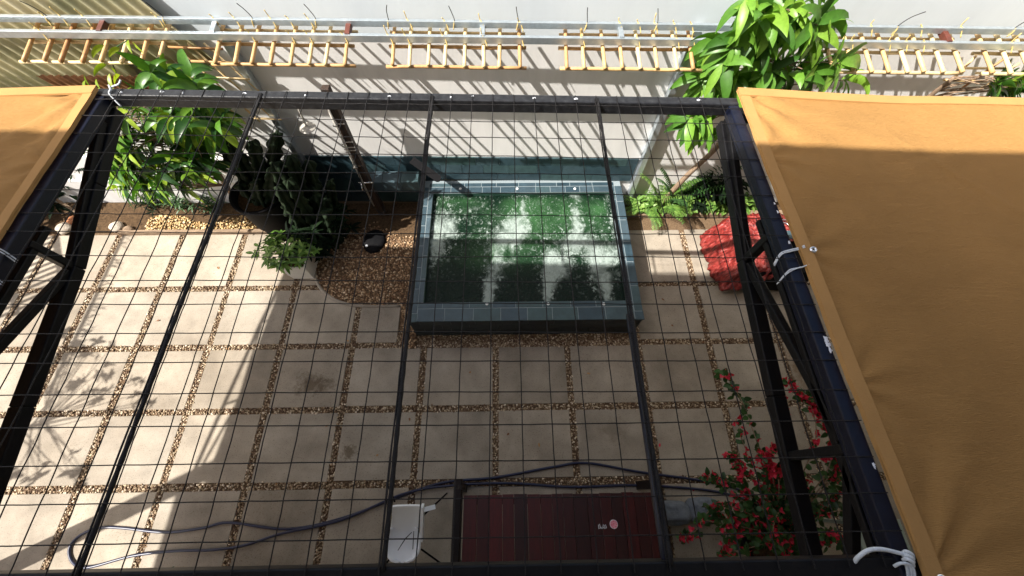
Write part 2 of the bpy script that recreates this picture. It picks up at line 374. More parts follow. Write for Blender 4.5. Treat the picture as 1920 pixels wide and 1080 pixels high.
ICO = None
def ico():
    bm = bmesh.new(); bmesh.ops.create_icosphere(bm, subdivisions=1, radius=1)
    v = np.array([q.co[:] for q in bm.verts]); f = np.array([[q.index for q in p.verts] for p in bm.faces]); bm.free(); return v, f
ICO = ico()
def pebbles(name, pts, r, m, zbase=0.0, flat=.62):
    """one mesh of many small stones lying at the given points"""
    V, F = ICO; n = len(pts); k = len(V)
    ang = rng.uniform(0, 6.28, n); sc = r*rng.uniform(.6, 1.25, n); el = rng.uniform(.75, 1.3, n)
    vx = V[None,:,0]*sc[:,None]*el[:,None]; vy = V[None,:,1]*sc[:,None]/el[:,None]; vz = V[None,:,2]*(sc*flat)[:,None]
    c, s = np.cos(ang)[:,None], np.sin(ang)[:,None]
    tilt = rng.uniform(-.3,.3,n)[:,None]
    x = vx*c-vy*s+pts[:,0][:,None]; y = vx*s+vy*c+pts[:,1][:,None]; z = vz+vx*tilt+pts[:,2][:,None]+zbase
    co = np.stack([x,y,z],2).reshape(-1,3)
    fa = (F[None]+(np.arange(n)*k)[:,None,None]).reshape(-1,3)
    me = bpy.data.meshes.new(name); me.vertices.add(len(co)); me.vertices.foreach_set('co', co.ravel())
    me.loops.add(fa.size); me.loops.foreach_set('vertex_index', fa.ravel().astype(np.int32))
    me.polygons.add(len(fa)); me.polygons.foreach_set('loop_start', np.arange(0,fa.size,3,dtype=np.int32)); me.polygons.foreach_set('loop_total', np.full(len(fa),3,dtype=np.int32))
    me.polygons.foreach_set('use_smooth', np.ones(len(fa),dtype=bool))
    me.materials.append(m); me.update(calc_edges=True); me.validate()
    o = bpy.data.objects.new(name, me); C.objects.link(o); return o
def scatter_rect(x0,x1,y0,y1,pitch):
    nx = max(1,int(round((x1-x0)/pitch))); ny = max(1,int(round((y1-y0)/pitch)))
    gx, gy = np.meshgrid((np.arange(nx)+.5)/nx, (np.arange(ny)+.5)/ny)
    gx = x0+(x1-x0)*gx.ravel()+rng.normal(0,pitch*.3,gx.size); gy = y0+(y1-y0)*gy.ravel()+rng.normal(0,pitch*.3,gy.size)
    return np.c_[gx,gy]
pp = []
PIT = .025
for y in ROWY[1:6]:
    pp.append(scatter_rect(-8.6, 5.6, y-J, y+J, PIT))
for i in range(-8, 6):
    x = X0+i*P
    for a, b in zip(ROWY[:-1], ROWY[1:]):
        if b < -1.9: continue
        pp.append(scatter_rect(x-J, x+J, b+J, a-J, PIT))
pp.append(scatter_rect(-1.55, 2.27, 1.99, 2.3, PIT)); pp.append(scatter_rect(2.13, 2.28, 2.2, 4.4, PIT))
pp = np.concatenate(pp)
def in_poly(p, poly):
    x, y = p[:,0], p[:,1]; ins = np.zeros(len(p), bool); j = len(poly)-1
    for i in range(len(poly)):
        xi, yi = poly[i]; xj, yj = poly[j]
        c = ((yi > y) != (yj > y)) & (x < (xj-xi)*(y-yi)/(yj-yi+1e-12)+xi); ins ^= c; j = i
    return ins
# rounded gravel bed left of the pool
bedpts = smooth_path([(*at(598,455,.04)[:2],0)]+[(*at(x,y,.04)[:2],0) for x,y in ((592,500),(600,533),(620,554),(648,567),(682,572),(752,572))], 6)
bed = [(q.x,q.y) for q in bedpts]
left_x = bed[0][0]
bed_poly = bed+[(at(757,645)[0],1.99),(-1.23,1.99),(-1.23,4.80),(left_x,4.80)]
keep = ~in_poly(pp, bed_poly) & ~((pp[:,0]>-1.2)&(pp[:,0]<2.12)&(pp[:,1]>2.24)) & (pp[:,1] < 4.2)
pp = pp[keep]
o = pebbles('gravel', np.c_[pp, np.full(len(pp), .020)+rng.uniform(-.004,.007,len(pp))], .0145, M_pebble); o['kind'] = 'stuff'
mb = MB(); nb = len(bed_poly)
mb.add([(x,y,.036) for x,y in bed_poly]+[(x,y,-.02) for x,y in bed_poly], [tuple(range(nb))]+[(i,(i+1)%nb,nb+(i+1)%nb,nb+i) for i in range(nb)])
o = mb.build('gravel_bed_base', M_ground); o['kind'] = 'structure'
mb = MB(); mb.box(left_x+.01,-1.24,4.0,4.79,.02,.041); o = mb.build('bed_shade_strip', M_soil); o['kind'] = 'structure'  # dark soil strip standing in for the shade along the wall
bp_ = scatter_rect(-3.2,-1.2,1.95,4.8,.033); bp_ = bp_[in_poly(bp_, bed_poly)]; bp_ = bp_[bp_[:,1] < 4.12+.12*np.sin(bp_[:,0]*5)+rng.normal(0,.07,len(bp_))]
o = pebbles('gravel', np.c_[bp_, np.full(len(bp_), .042)+rng.uniform(-.006,.008,len(bp_))], .0195, M_brownpeb); o['kind'] = 'stuff'
mb = MB(); mb.tube([(q.x-.02,q.y-.012,.03) for q in bedpts], .028, 8)
tag(mb.build('garden_kerb', M_conc, smooth=True), 'curved concrete kerb round the brown gravel bed beside the pool', 'kerb')
# planting beds along the wall
mb = MB(); mb.box(-9,left_x-.02,4.2,4.85,-.02,.05)
o = mb.build('soil_bed', M_soil); o['kind'] = 'structure'
mb = MB(); mb.box(2.24,7,4.5,4.80,-.02,.06)
o = mb.build('soil_bed', M_soil); o['kind'] = 'structure'
q = scatter_rect(-6.2,-3.25,4.22,4.62,.034); q = q[q[:,1] < 4.46+.10*np.sin(q[:,0]*4)]
o = pebbles('golden_gravel', np.c_[q, np.full(len(q), .062)+rng.uniform(-.006,.008,len(q))], .021, M_gold); o['kind'] = 'stuff'
mb = MB(); mb.box(-6.6,-3.45,4.13,4.195,.0,.12,bev=.012)
tag(mb.build('timber_edging', M_timber), 'weathered timber board edging the golden gravel bed on the left', 'edging board')
mb = MB(); mb.box(2.26,5.4,4.41,4.495,.0,.13,bev=.012)
tag(mb.build('timber_edging', M_timber), 'weathered timber board in front of the leafy bed right of the pool', 'edging board')

# ------------------------------------------------------------------ back wall
mb = MB()
def wbox(x0,x1,d0,d1,z0,z1,bev=0):      # box on the wall, depth measured out from the wall face
    vs = []
    for z in (z0,z1):
        for (x,d) in ((x0,d0),(x1,d0),(x1,d1),(x0,d1)): vs.append((x, wy(x)-d, z))
    mb.add(vs, [(0,1,2,3),(7,6,5,4),(0,4,5,1),(1,5,6,2),(2,6,7,3),(3,7,4,0)])
wbox(-14,9,0,-.2,-.02,3.02)
wall = mb.build('wall', M_plaster); tag(wall, 'tall off-white plastered garden wall behind the pool', 'wall')
mb = MB(); wbox(-14,9,.004,-.2,3.022,7.5); mb.build('upper_wall', M_bluewall, wall)  # carried up out of view to block skylight from behind the wall
mb = MB(); wbox(-9,-3.22,.07,-.01,0,1.09); mb.build('plinth', M_plaster, wall)
mb = MB(); wbox(-9,-3.22,.13,.072,0,.60); mb.build('plinth_step', M_plaster, wall)
# galvanised posts against the wall
mb = MB(); wbox(-3.17,-3.08,.10,.002,.05,3.24); o = mb.build('wall_post', M_galv); bevel(o,.006)
tag(o, 'grey steel post on the wall by the shower and the dark cactus pot', 'post')
mb = MB(); wbox(2.36,2.45,.11,.002,.05,3.22); o = mb.build('wall_post', M_galv); bevel(o,.006)
tag(o, 'pale steel post on the wall at the right end of the pool', 'post')

# ------------------------------------------------------------------ plunge pool
PX0, PX1, PY0 = -1.235, 2.155, 2.205
IX0, IX1, IY0, IY1 = -1.04, 1.955, 2.50, 4.53
PY1 = 4.80
pool = thing('plunge_pool', (.45, PY0, 0), 'raised slate-tiled plunge pool with churning green water against the wall', 'pool')
mb = MB()
mb.box(PX0+.01,PX1-.01,PY0+.02,IY0-.002,-.02,RIM-.02); mb.box(PX0+.01,PX1-.01,IY1+.002,PY1,-.02,RIM-.02)
mb.box(PX0+.01,IX0-.002,IY0,IY1,-.02,RIM-.02); mb.box(IX1+.002,PX1-.01,IY0,IY1,-.02,RIM-.02)
mb.box(IX0-.002,IX1+.002,IY0,IY1,-.4,-.2)
mb.build('pool_shell', M_inner, pool)
mb = MB()       # front, right and left facing tiles
def tile_rows_front(y, x0, x1, rows, zt):
    h = zt/rows
    for r in range(rows):
        x = x0-(r % 2)*.2
        while x < x1:
            L = random.uniform(.34,.46); a = max(x,x0)+.003; b = min(x+L,x1)-.003
            if b-a > .02: mb.box(a,b,y,y+.02,r*h+.003,(r+1)*h-.003)
            x += L
tile_rows_front(PY0-.0, PX0, PX1, 4, RIM-.035)
def tile_rows_side(x, s, y0, y1, rows, zt):
    h = zt/rows
    for r in range(rows):
        y = y0-(r % 2)*.2
        while y < y1:
            L = random.uniform(.34,.46); a = max(y,y0)+.003; b = min(y+L,y1)-.003
            if b-a > .02: mb.box(min(x,x+s),max(x,x+s),a,b,r*h+.003,(r+1)*h-.003)
            y += L
tile_rows_side(PX0-.0, .012, PY0+.022, PY1, 4, RIM-.035); tile_rows_side(PX1, -.012, PY0+.022, PY1, 4, RIM-.035)
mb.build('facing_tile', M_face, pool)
mb = MB(); mb.box(PX0+.004,PX1-.004,PY0+.004,PY0+.20,RIM-.03,RIM-.004); mb.box(PX0+.004,PX0+.115,PY0+.201,PY1,RIM-.03,RIM-.004); mb.box(PX1-.115,PX1-.004,PY0+.201,PY1,RIM-.03,RIM-.004)
mb.box(PX0+.116,PX1-.116,PY0+.201,IY0-.003,RIM-.03,RIM-.006); mb.box(PX0+.116,PX1-.116,IY1+.003,PY1,RIM-.03,RIM-.006)
mb.box(PX0+.116,IX0-.003,IY0-.002,IY1+.002,RIM-.03,RIM-.006); mb.box(IX1+.003,PX1-.116,IY0-.002,IY1+.002,RIM-.03,RIM-.006)
mb.build('grout_bed', M_grout, pool)
def tile_run(x0,x1,y0,y1,along,Ls):
    t = x0 if along == 'x' else y0; e = x1 if along == 'x' else y1
    while t < e-.01:
        L = random.uniform(*Ls); q = min(t+L, e)
        if e-q < .12: q = e
        if along == 'x': mb.box(t+.005,q-.005,y0+.005,y1-.005,RIM-.02,RIM+random.uniform(-.001,.001),bev=.003)
        else: mb.box(x0+.005,x1-.005,t+.005,q-.005,RIM-.02,RIM+random.uniform(-.001,.001),bev=.003)
        t = q
CW = .195
mb = MB()
tile_run(PX0+CW*.62,PX1-CW*.62,PY0-.012,PY0+CW,'x',(.36,.42))
tile_run(PX0-.012,PX0+.115,PY0+CW*.62,4.66,'y',(.36,.42)); tile_run(PX1-.115,PX1+.012,PY0+CW*.62,4.66,'y',(.36,.42))
mb.box(PX0-.012,PX0+CW*.62-.004,PY0-.012,PY0+CW*.62-.004,RIM-.02,RIM,bev=.003); mb.box(PX1-CW*.62+.004,PX1+.012,PY0-.012,PY0+CW*.62-.004,RIM-.02,RIM,bev=.003)
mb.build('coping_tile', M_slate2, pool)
mb = MB()
tile_run(PX0+.117,PX1-.117,PY0+CW+.002,IY0,'x',(.30,.44)); tile_run(PX0+.117,PX1-.117,IY1,4.66,'x',(.22,.40)); 
tile_run(PX0+.117,IX0,IY0,IY1,'y',(.32,.42)); tile_run(IX1,PX1-.117,IY0,IY1,'y',(.32,.42))
tile_run(PX0+.117,PX1-.117,4.662,4.745,'x',(.22,.40))
mb.build('inner_coping_tile', M_slate2, pool)
mb = MB()       # slate splashback on the wall, with a low ledge at its left end
for r,(z0,z1) in enumerate(((.0,.30),(.30,.62),(.62,.78),(.78,.97),(.97,1.135))):
    x = -3.05-(r%2)*.17
    while x < 2.34:
        L = random.uniform(.34,.52); a = max(x,-3.05)+.003; b = min(x+L,2.34)-.003
        if b-a > .03 and not (z1 < .63 and a > PX0): 
            vs = []
            for z in (z0+.003,z1-.003):
                for (xx,d) in ((a,.03),(b,.03),(b,.004),(a,.004)): vs.append((xx, wy(xx)-d, z))
            mb.add(vs, [(0,1,2,3),(7,6,5,4),(0,4,5,1),(1,5,6,2),(2,6,7,3),(3,7,4,0)])
        x += L
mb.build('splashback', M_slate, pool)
mb = MB()
x = -2.15
while x < PX0-.03:
    b = min(x+.3, PX0-.02); mb.box(x+.003,b-.003,4.56,4.80,.66,.86,bev=.003); x += .3
mb.build('ledge', M_slate2, pool)
for (px,py) in ((913,570),(1028,570),(1132,570),(863,354),(1078,354),(970,354)):
    p = at(px,py,RIM); mb = MB(); mb.lathe([(.0,.014),(.016,.013),(.021,.008),(.023,.0)], (p[0],p[1],RIM), 14)
    mb.build('jet_cap', M_white, pool, True)
# water: rippled sheet; foam streams from the jets are part of its surface colour
NX, NY = 420, 286
gx, gy = np.meshgrid(np.linspace(IX0,IX1,NX), np.linspace(IY0,IY1,NY))
u = (gx-IX0)/(IX1-IX0); v = (gy-IY0)/(IY1-IY0)
uu = u+.05*(fbm(gx*2.6,gy*2.6,4,3)-.5)+.02*(fbm(gx*9,gy*9,3,4)-.5); vv = v+.10*(fbm(gx*2.2+9,gy*2.2+4,4,5)-.5)
wx2 = gx+.34*(fbm(gx*2.4,gy*2.4,5,41)-.5)+.08*(fbm(gx*9,gy*9,3,43)-.5); wy2 = gy+.42*(fbm(gx*2.4+5,gy*2.4+2,5,47)-.5)+.08*(fbm(gx*9,gy*9,3,49)-.5)
n1 = fbm(wx2*3.0,wy2*2.2,6,11,.62); n2 = fbm(wx2*9,wy2*6,5,23,.65); n3 = fbm(gx*24,gy*20,4,31,.7)
rid = 1-np.abs(2*fbm(wx2*4.2,wy2*3.0,5,53,.6)-1)*2.6; rid2 = 1-np.abs(2*fbm(wx2*11,wy2*8,4,59,.62)-1)*2.8
def jet(u0, sway, v1, w0, w1, amp):
    t = np.clip(v/v1,0,1); cx = u0+sway*t; wd = w0+(w1-w0)*t**.75
    core = np.exp(-((uu-cx)/wd)**2)
    return amp*core*np.clip(1.25-t**2*1.1,0,1)*(vv < v1+.12)
def blob(u0,v0,ru,rv,amp): return amp*np.exp(-((uu-u0)/ru)**2-((vv-v0)/rv)**2)
foam = jet(.315,.06,.62,.017,.075,1.0)+jet(.622,.02,.55,.016,.075,.95)+jet(.905,-.02,.6,.015,.075,.95)
foam += blob(.085,.66,.07,.20,.95)+blob(.41,.62,.12,.13,.75)+blob(.47,.70,.05,.16,.55)+blob(.505,.88,.022,.12,.6)+blob(.76,.55,.09,.14,.75)+blob(.80,.80,.03,.14,.8)+blob(.93,.42,.07,.2,.65)+blob(.70,.30,.06,.12,.5)+blob(.24,.85,.07,.05,.35)+blob(.985,.7,.02,.3,.5)+blob(.03,.55,.03,.25,.5)+blob(.86,.12,.07,.10,.3)+blob(.62,.58,.05,.05,.25)
foam += .06*np.clip((v-.42)*3,0,1)
def sst(a,b,x): t = np.clip((x-a)/(b-a),0,1); return t*t*(3-2*t)
veil = sst(.30,1.15,foam+1.1*(n1-.5)+.5*(n2-.5))*.50*(.4+1.1*n1)
crisp = sst(.45,1.05,foam*1.0+1.7*(n1-.5)+.5*(n2-.5))*.34
lace = sst(.62,1.0,rid2*.75+.5*(n2-.5)+foam*.3)*np.clip(foam*2.0,0,1)*.30+sst(.72,1.0,rid*.8+foam*.3+.3*(n3-.5))*np.clip(foam*2.2,0,1)*.30
sp2 = fbm(gx*34,gy*26,3,131,.7)
edge_ = np.clip(1-np.abs(foam-.42)/.40,0,1)
speck = sst(.60,.70,n3)*edge_*.8+sst(.68,.78,sp2)*np.clip(v*1.5,.15,1)*.38
dark_ = sst(.58,.70,fbm(gx*26+7,gy*20+3,4,141,.7))*edge_
fo = np.clip((veil+crisp+lace)*(1-.85*dark_)*(.80+.5*(n3-.4))+speck,0,.92)
lum = np.clip(fbm(gx*1.5,gy*1.5,4,71)*1.6-.45,0,1)
lum = np.clip(lum*.95*np.clip((v-.18)*1.8,.02,1)+.45*blob(.55,.78,.3,.14,1)+.7*blob(.93,.86,.05,.06,1)+.35*blob(.30,.42,.14,.10,1),0,1)*(.55+.9*(n2))  # sunlit green farther back and shade at the front are put into the colour
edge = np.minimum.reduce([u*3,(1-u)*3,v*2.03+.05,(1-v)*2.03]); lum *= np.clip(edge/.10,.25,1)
hz = .004*(n2-.5)+.010*(n1-.5)*(.3+foam)+.005*(n3-.5)*(.4+foam)
WZ = RIM-.075
co = np.stack([gx,gy,WZ+hz],2).reshape(-1,3)
idx = np.arange(NX*NY).reshape(NY,NX)
fa = np.stack([idx[:-1,:-1],idx[:-1,1:],idx[1:,1:],idx[1:,:-1]],2).reshape(-1,4)
me = bpy.data.meshes.new('water'); me.from_pydata(co.tolist(), [], fa.tolist())
at1 = me.color_attributes.new('foam','FLOAT_COLOR','POINT')
at1.data.foreach_set('color', np.stack([fo,lum,np.zeros_like(fo),np.ones_like(fo)],2).reshape(-1).astype(np.float32))
me.polygons.foreach_set('use_smooth', [True]*len(me.polygons))
def water_mat():
    m = bpy.data.materials.new('green_water'); m.use_nodes = True; n = m.node_tree.nodes; l = m.node_tree.links; b = n['Principled BSDF']
    a = n.new('ShaderNodeAttribute'); a.attribute_name = 'foam'; sp = n.new('ShaderNodeSeparateColor'); l.new(a.outputs['Color'], sp.inputs[0])
    m1 = n.new('ShaderNodeMix'); m1.data_type = 'RGBA'; l.new(sp.outputs[1], m1.inputs[0]); m1.inputs[6].default_value = (.0022,.0095,.006,1); m1.inputs[7].default_value = (.032,.090,.034,1)
    m2 = n.new('ShaderNodeMix'); m2.data_type = 'RGBA'; l.new(sp.outputs[0], m2.inputs[0]); l.new(m1.outputs[2], m2.inputs[6]); m2.inputs[7].default_value = (.30,.36,.335,1)
    l.new(m2.outputs[2], b.inputs['Base Color'])
    rr = n.new('ShaderNodeMapRange'); rr.inputs[3].default_value = .05; rr.inputs[4].default_value = .55; l.new(sp.outputs[0], rr.inputs[0]); l.new(rr.outputs[0], b.inputs['Roughness'])
    b.inputs['IOR'].default_value = 1.33; b.inputs['Specular IOR Level'].default_value = .3
    tc = n.new('ShaderNodeTexCoord'); t = n.new('ShaderNodeTexNoise'); t.inputs['Scale'].default_value = 28; t.inputs['Detail'].default_value = 4; t.inputs['Distortion'].default_value = .8
    l.new(tc.outputs['Object'], t.inputs['Vector']); bp = n.new('ShaderNodeBump'); bp.inputs['Strength'].default_value = .7; bp.inputs['Distance'].default_value = .03
    l.new(t.outputs['Fac'], bp.inputs['Height']); l.new(bp.outputs[0], b.inputs['Normal'])
    return m
me.materials.append(water_mat()); me.update()
wo = bpy.data.objects.new('water', me); C.objects.link(wo); wo.parent = pool; wo.location = -Vector(pool.location)

# ------------------------------------------------------------------ canopy frame, wire mesh and shade cloths
XL, XR, XLL, XRR = -2.745, 1.84, -6.60, 5.70
def fy(x): return 2.575-.03*(x+.45)          # far beam line
NB = -.285
frame = thing('canopy_frame', (-.45, NB, ZM), 'black welded steel canopy frame with deep tapering trusses on both sides', 'canopy frame')
def beam(name, pts, wx, wz, m=M_black, par=None):
    mb = MB()
    for a, b in zip(pts[:-1], pts[1:]): mb.bar(a, b, wx, wz)
    o = mb.build(name, m, par or frame); bevel(o, .008); return o
beam('far_beam', [(XL-.04,fy(XL-.04),ZM-.045),(XR+.04,fy(XR+.04),ZM-.045)], .075, .10, M_beam)
beam('far_beam', [(XLL,fy(XLL),ZM-.12),(XL-.042,fy(XL-.042),ZM-.12)], .075, .09)
beam('far_beam', [(XR+.042,fy(XR+.042),ZM-.12),(XRR,fy(XRR),ZM-.12)], .075, .09)
beam('near_beam', [(XLL,NB-.03,ZM-.05),(XRR,NB-.03,ZM-.05)], .09, .10)
def zbot(y):
    return ZM-np.interp(y, [-1.3,-.4,1.4,2.6], [.70,.62,.40,.13])
XSK = {XLL: .105}                                    # the outermost left truss runs slightly askew
for X in (XLL, XL, XR, XRR):
    t = bpy.data.objects.new('truss', None); C.objects.link(t); t.parent = frame; t.location = Vector((X,0,ZM))-Vector(frame.location)
    yf = fy(X)-.04; sk = XSK.get(X, 0.0)
    def xq(y): return X+sk*(y-1.1)
    o = beam('top_chord', [(xq(-1.28),-1.28,ZM-.04),(xq(yf),yf,ZM-.04)], .075, .085, M_navy, t)
    if X == XR:
        for k,(px,py,r) in enumerate(((1560,637,.026),(1572,646,.024),(1581,657,.022),(1497,398,.016),(1504,455,.016),(1668,873,.017),(1488,382,.012))):
            p = Vector(at(px-8,py,ZM)); mb = MB(); vs = [(0,0,.003)]; m_ = 14
            for q in range(m_):
                a = 6.283*q/m_; rr = r*random.uniform(.45,1.0); vs.append((rr*.62*math.cos(a), rr*1.0*math.sin(a), 0))
            xx = min(XR+.022, max(XR-.02, p.x)); mb.add([(xx+a, p.y+b, ZM+.0045+c) for a,b,c in vs], [(0,1+q,1+(q+1)%m_) for q in range(m_)])
            mb.build('paint_splash', M_paint, o)
    if X != XLL: beam('lower_rail', [(xq(-1.28),-1.28,ZM-.135),(xq(1.55),1.55,ZM-.135)], .05, .045, M_black, t)
    ys = [-1.28,-.4,.5,1.4,2.0,yf]
    thin = X == XLL
    def zb(y): return ZM-(ZM-zbot(y))*(.62 if thin else 1)
    beam('bottom_chord', [(xq(y),y,zb(y)) for y in ys], *((.04,.04) if thin else (.085,.08)), M_black, t)
    for y in (1.4,.16,-1.1): beam('web', [(xq(y),y,ZM-.09),(xq(y),y,zb(y)+.03)], *((.03,.03) if thin else (.05,.06)), M_black, t)
    for a, b in ((2.45,1.42),(.2,1.36),(.12,-1.0)): beam('web', [(xq(a),a,ZM-.09),(xq(b),b,zb(b)+.03)], *((.03,.03) if thin else (.05,.055)), M_black, t)
for k, (x, r) in enumerate(((-1.578,.0105),(-.335,.0115),(.858,.0105))):
    mb = MB(); pts = []
    for j in range(60):
        y = NB+(fy(x)-NB)*j/59; pts.append((x+.002*math.sin(j*.21+k), y, ZM+.004))
    rs = [r*(1+.10*((j%2)*2-1)) for j in range(60)]
    mb.tube(pts, rs, 8); mb.tube([(x-.017+.002*math.sin(j*.45+k),NB+(fy(x)-NB)*j/59,ZM+.008) for j in range(60)], .0045, 6)
    mb.build('reinforcing_bar', M_rebar, frame, True)
mb = MB(); mb.tube([(.865,-1.28,ZM-.10),(.862,.86,ZM-.035)], .022, 10); mb.build('support_pipe', M_navy, frame, True)
# wire mesh
mb = MB(); PITCH = .15; XM0 = .251
RY = [2.464,2.303,2.135,1.98,1.82,1.672,1.499,1.359,1.201,1.052,.908,.745,.592,.436,.283,.13,-.02,-.172]
def rowslope(y): return -.03*(y+.28)/2.85
for k, y0 in enumerate(RY):
    y0 = y0+random.uniform(-.006,.006); ph = random.random()*6; am = random.uniform(.001,.004); pts = []
    for j in range(54):
        x = XL-.03+(XR-XL+.06)*j/53; pts.append((x, y0+rowslope(y0)*(x-.25)+am*math.sin(x*2.1+ph)+.0007*math.sin(x*42+ph), ZM+.014+.0022*math.sin(x*21+k*3.14)+.004*math.sin(x*1.3+ph)))
    mb.tube(pts, .0028, 5, cap=False)
ncol = 0
for i in range(-20, 11):
    x0 = XM0+PITCH*i
    if x0 < XL+.03 or x0 > XR-.02: continue
    ph = random.random()*6; am = random.uniform(.001,.004); pts = []
    for j in range(50):
        y = NB-.02+(fy(x0)-NB+.03)*j/49
        pts.append((x0+am*math.sin(y*2.4+ph)+.0008*math.sin(y*40+ph), y, ZM+.012-.0022*math.sin(y*21+i*3.14)+.004*math.sin(y*1.7+ph)))
    pts.append((x0, fy(x0)+.03, ZM+.008)); pts.append((x0, fy(x0)+.036, ZM-.02))
    mb.tube(pts, .0028, 5, cap=False)
mw_ = mb.build('wire_mesh', M_rebar, None, True)
tag(mw_, 'square-holed dark wire mesh stretched flat across the canopy frame', 'wire mesh')
for i in range(-20, 11, 1):
    if random.random() < .55: continue
    x0 = XM0+PITCH*i
    if XL+.05 < x0 < XR-.05:
        mb = MB(); mb.lathe([(.0,.005),(.005,.004),(.008,-.002)], (x0+random.uniform(-.006,.006), fy(x0)+random.uniform(-.01,.015), ZM+.008), 7, sx=random.uniform(.8,2.2))
        mb.build('weld_spot', M_paint, mw_)

def shade_cloth(x0, x1, y0, y1func, label, inner, grommets, seed):
    t = thing('shade_cloth', ((x0+x1)/2, (y0+2.6)/2, ZM+.03), label, 'shade cloth', 'tan shade cloths on the canopy')
    nx, ny = 210, 210; xs = np.linspace(x0,x1,nx)
    vs = []; fs = []
    for j in range(ny):
        for i in range(nx):
            x = xs[i]; y = y0+(y1func(x)-y0)*j/(ny-1); vs.append((x,y))
    V = np.array(vs)
    if x0 < -4: V[:,0] += (x1-V[:,0])/(x1-x0)*.105*(V[:,1]-1.1)
    e = np.minimum.reduce([(V[:,0]-x0),(x1-V[:,0])])
    z = ZM+.028+.016*(fbm(V[:,0]*.9+seed,V[:,1]*2.4,4,seed)-.5)*np.clip(e/.25,0,1)-.05*np.clip(e/1.2,0,1)**1
    # creases
    for k in range(34):
        a = rng.uniform(-.7,.7) if k%3 else rng.uniform(-3,3); cx = rng.uniform(x0,x1); cy = rng.uniform(-.6,2.4)
        d = (V[:,1]-cy)-(V[:,0]-cx)*a; s = (V[:,0]-cx)
        d = d/math.sqrt(1+a*a); z += rng.uniform(-.006,.006)*np.exp(-(d/.022)**2)*np.exp(-(s/rng.uniform(.15,.6))**2)*np.clip(e/.2,0,1)
    # wrinkles pulled from the ties along the laced edge
    for ty_ in (-.35, .45, 1.22, 1.95, 2.5):
        dx_ = np.abs(V[:,0]-inner); dy_ = V[:,1]-ty_; rr = np.hypot(dx_, dy_)+.02; an = np.arctan2(dy_, dx_)
        z += .010*np.sin(an*9+ty_*7+.6*fbm(V[:,0]*2,V[:,1]*2,3,seed+5)*6)*np.exp(-rr/.42)*np.clip(dx_/.10,0,1)
    for cx_, cy_ in ((inner, y1func(inner)), (inner, -.35)):
        dx_ = np.abs(V[:,0]-cx_); dy_ = V[:,1]-cy_; rr = np.hypot(dx_, dy_)+.02; an = np.arctan2(dy_, dx_)
        z += .012*np.sin(an*14+1.7)*np.exp(-rr/.75)*np.clip(dx_/.10,0,1)
    for j in range(ny-1):
        for i in range(nx-1): a = j*nx+i; fs.append((a,a+1,a+nx+1,a+nx))
    mb = MB(); mb.add(np.c_[V,z].tolist(), fs); so_ = mb.build('canvas', M_fabric, t, True)
    sm = so_.modifiers.new('thick','SOLIDIFY'); sm.thickness = .004; sm.offset = -1
    # hems: doubled strips along the edges
    mb = MB(); sgn = 1 if inner == x0 else -1; n = 50; vs = []; fs = []
    for j in range(n):
        y = y0+(y1func(inner)-y0)*j/(n-1); wb = .004*math.sin(y*5+seed)+.002*math.sin(y*23)
        for (dx,dz) in ((-.004,-.018),(.0,.006),(.068,.004),(.070,-.010)): vs.append((inner+sgn*dx+wb*(1 if dx < .03 else .5), y, ZM+.032+dz-.05*max(0,dx)/1.2))
    for j in range(n-1):
        for c in range(3): a = j*4+c; fs.append((a,a+1,a+5,a+4))
    mb.add(vs, fs); mb.build('hem', M_hem, t, False)
    mb = MB(); vs = []; fs = []
    xs2 = np.linspace(x0,x1,60)
    for x in xs2:
        y = y1func(x)+.004*math.sin(x*4)
        dz = -.05*min(1,max(0,min(x-x0,x1-x)/1.2))
        for (dy,dd) in ((.006,-.016),(.004,.008),(-.075,.008),(-.078,-.006)): vs.append((x,y+dy,ZM+.034+dd+dz))
    for j in range(59):
        for c in range(3): a = j*4+c; fs.append((a,a+1,a+5,a+4))
    mb.add(vs, fs); mb.build('hem', M_hem, t, False)
    for p in grommets:
        gm = MB(); gm.lathe([(.008,.003),(.011,.008),(.017,.008),(.0205,.002)], (p[0],p[1],ZM+.036), 20); go = gm.build('grommet', M_chrome, t, True)
        gm = MB(); gm.lathe([(.0,.002),(.009,.002)], (p[0],p[1],ZM+.037), 16); gm.build('eyelet_hole', M_blackpl, go)
    return t
f1 = lambda x: 2.655-.03*(x+2.7) if x < 0 else 2.60-.028*(x-1.85)
shade_cloth(XLL-.05, XL-.012, -1.25, f1, 'tan shade cloth laced to the frame in the upper left corner', XL-.012, [], 3)
shade_cloth(XR+.046, XRR+.05, -1.25, f1, 'large tan shade cloth over the right side with two metal eyelets', XR+.046, [(1.957,1.221),(1.935,-.345)], 8)
mb = MB(); mb.add([(*at(1700,972,ZM)[:2],ZM+.012),(*at(1712,990,ZM)[:2],ZM+.016),(*at(1748,1090,ZM)[:2],ZM+.016),(*at(1735,1090,ZM)[:2],ZM+.012)],[(3,2,1,0)])
mb.add([(*at(1700,972,ZM)[:2],ZM+.002),(*at(1712,990,ZM)[:2],ZM+.004),(*at(1748,1090,ZM)[:2],ZM+.004),(*at(1735,1090,ZM)[:2],ZM+.002)],[(0,1,2,3)])
tag(mb.build('plastic_strip', M_white), 'pale plastic strip tucked under the right shade cloth edge', 'strip')
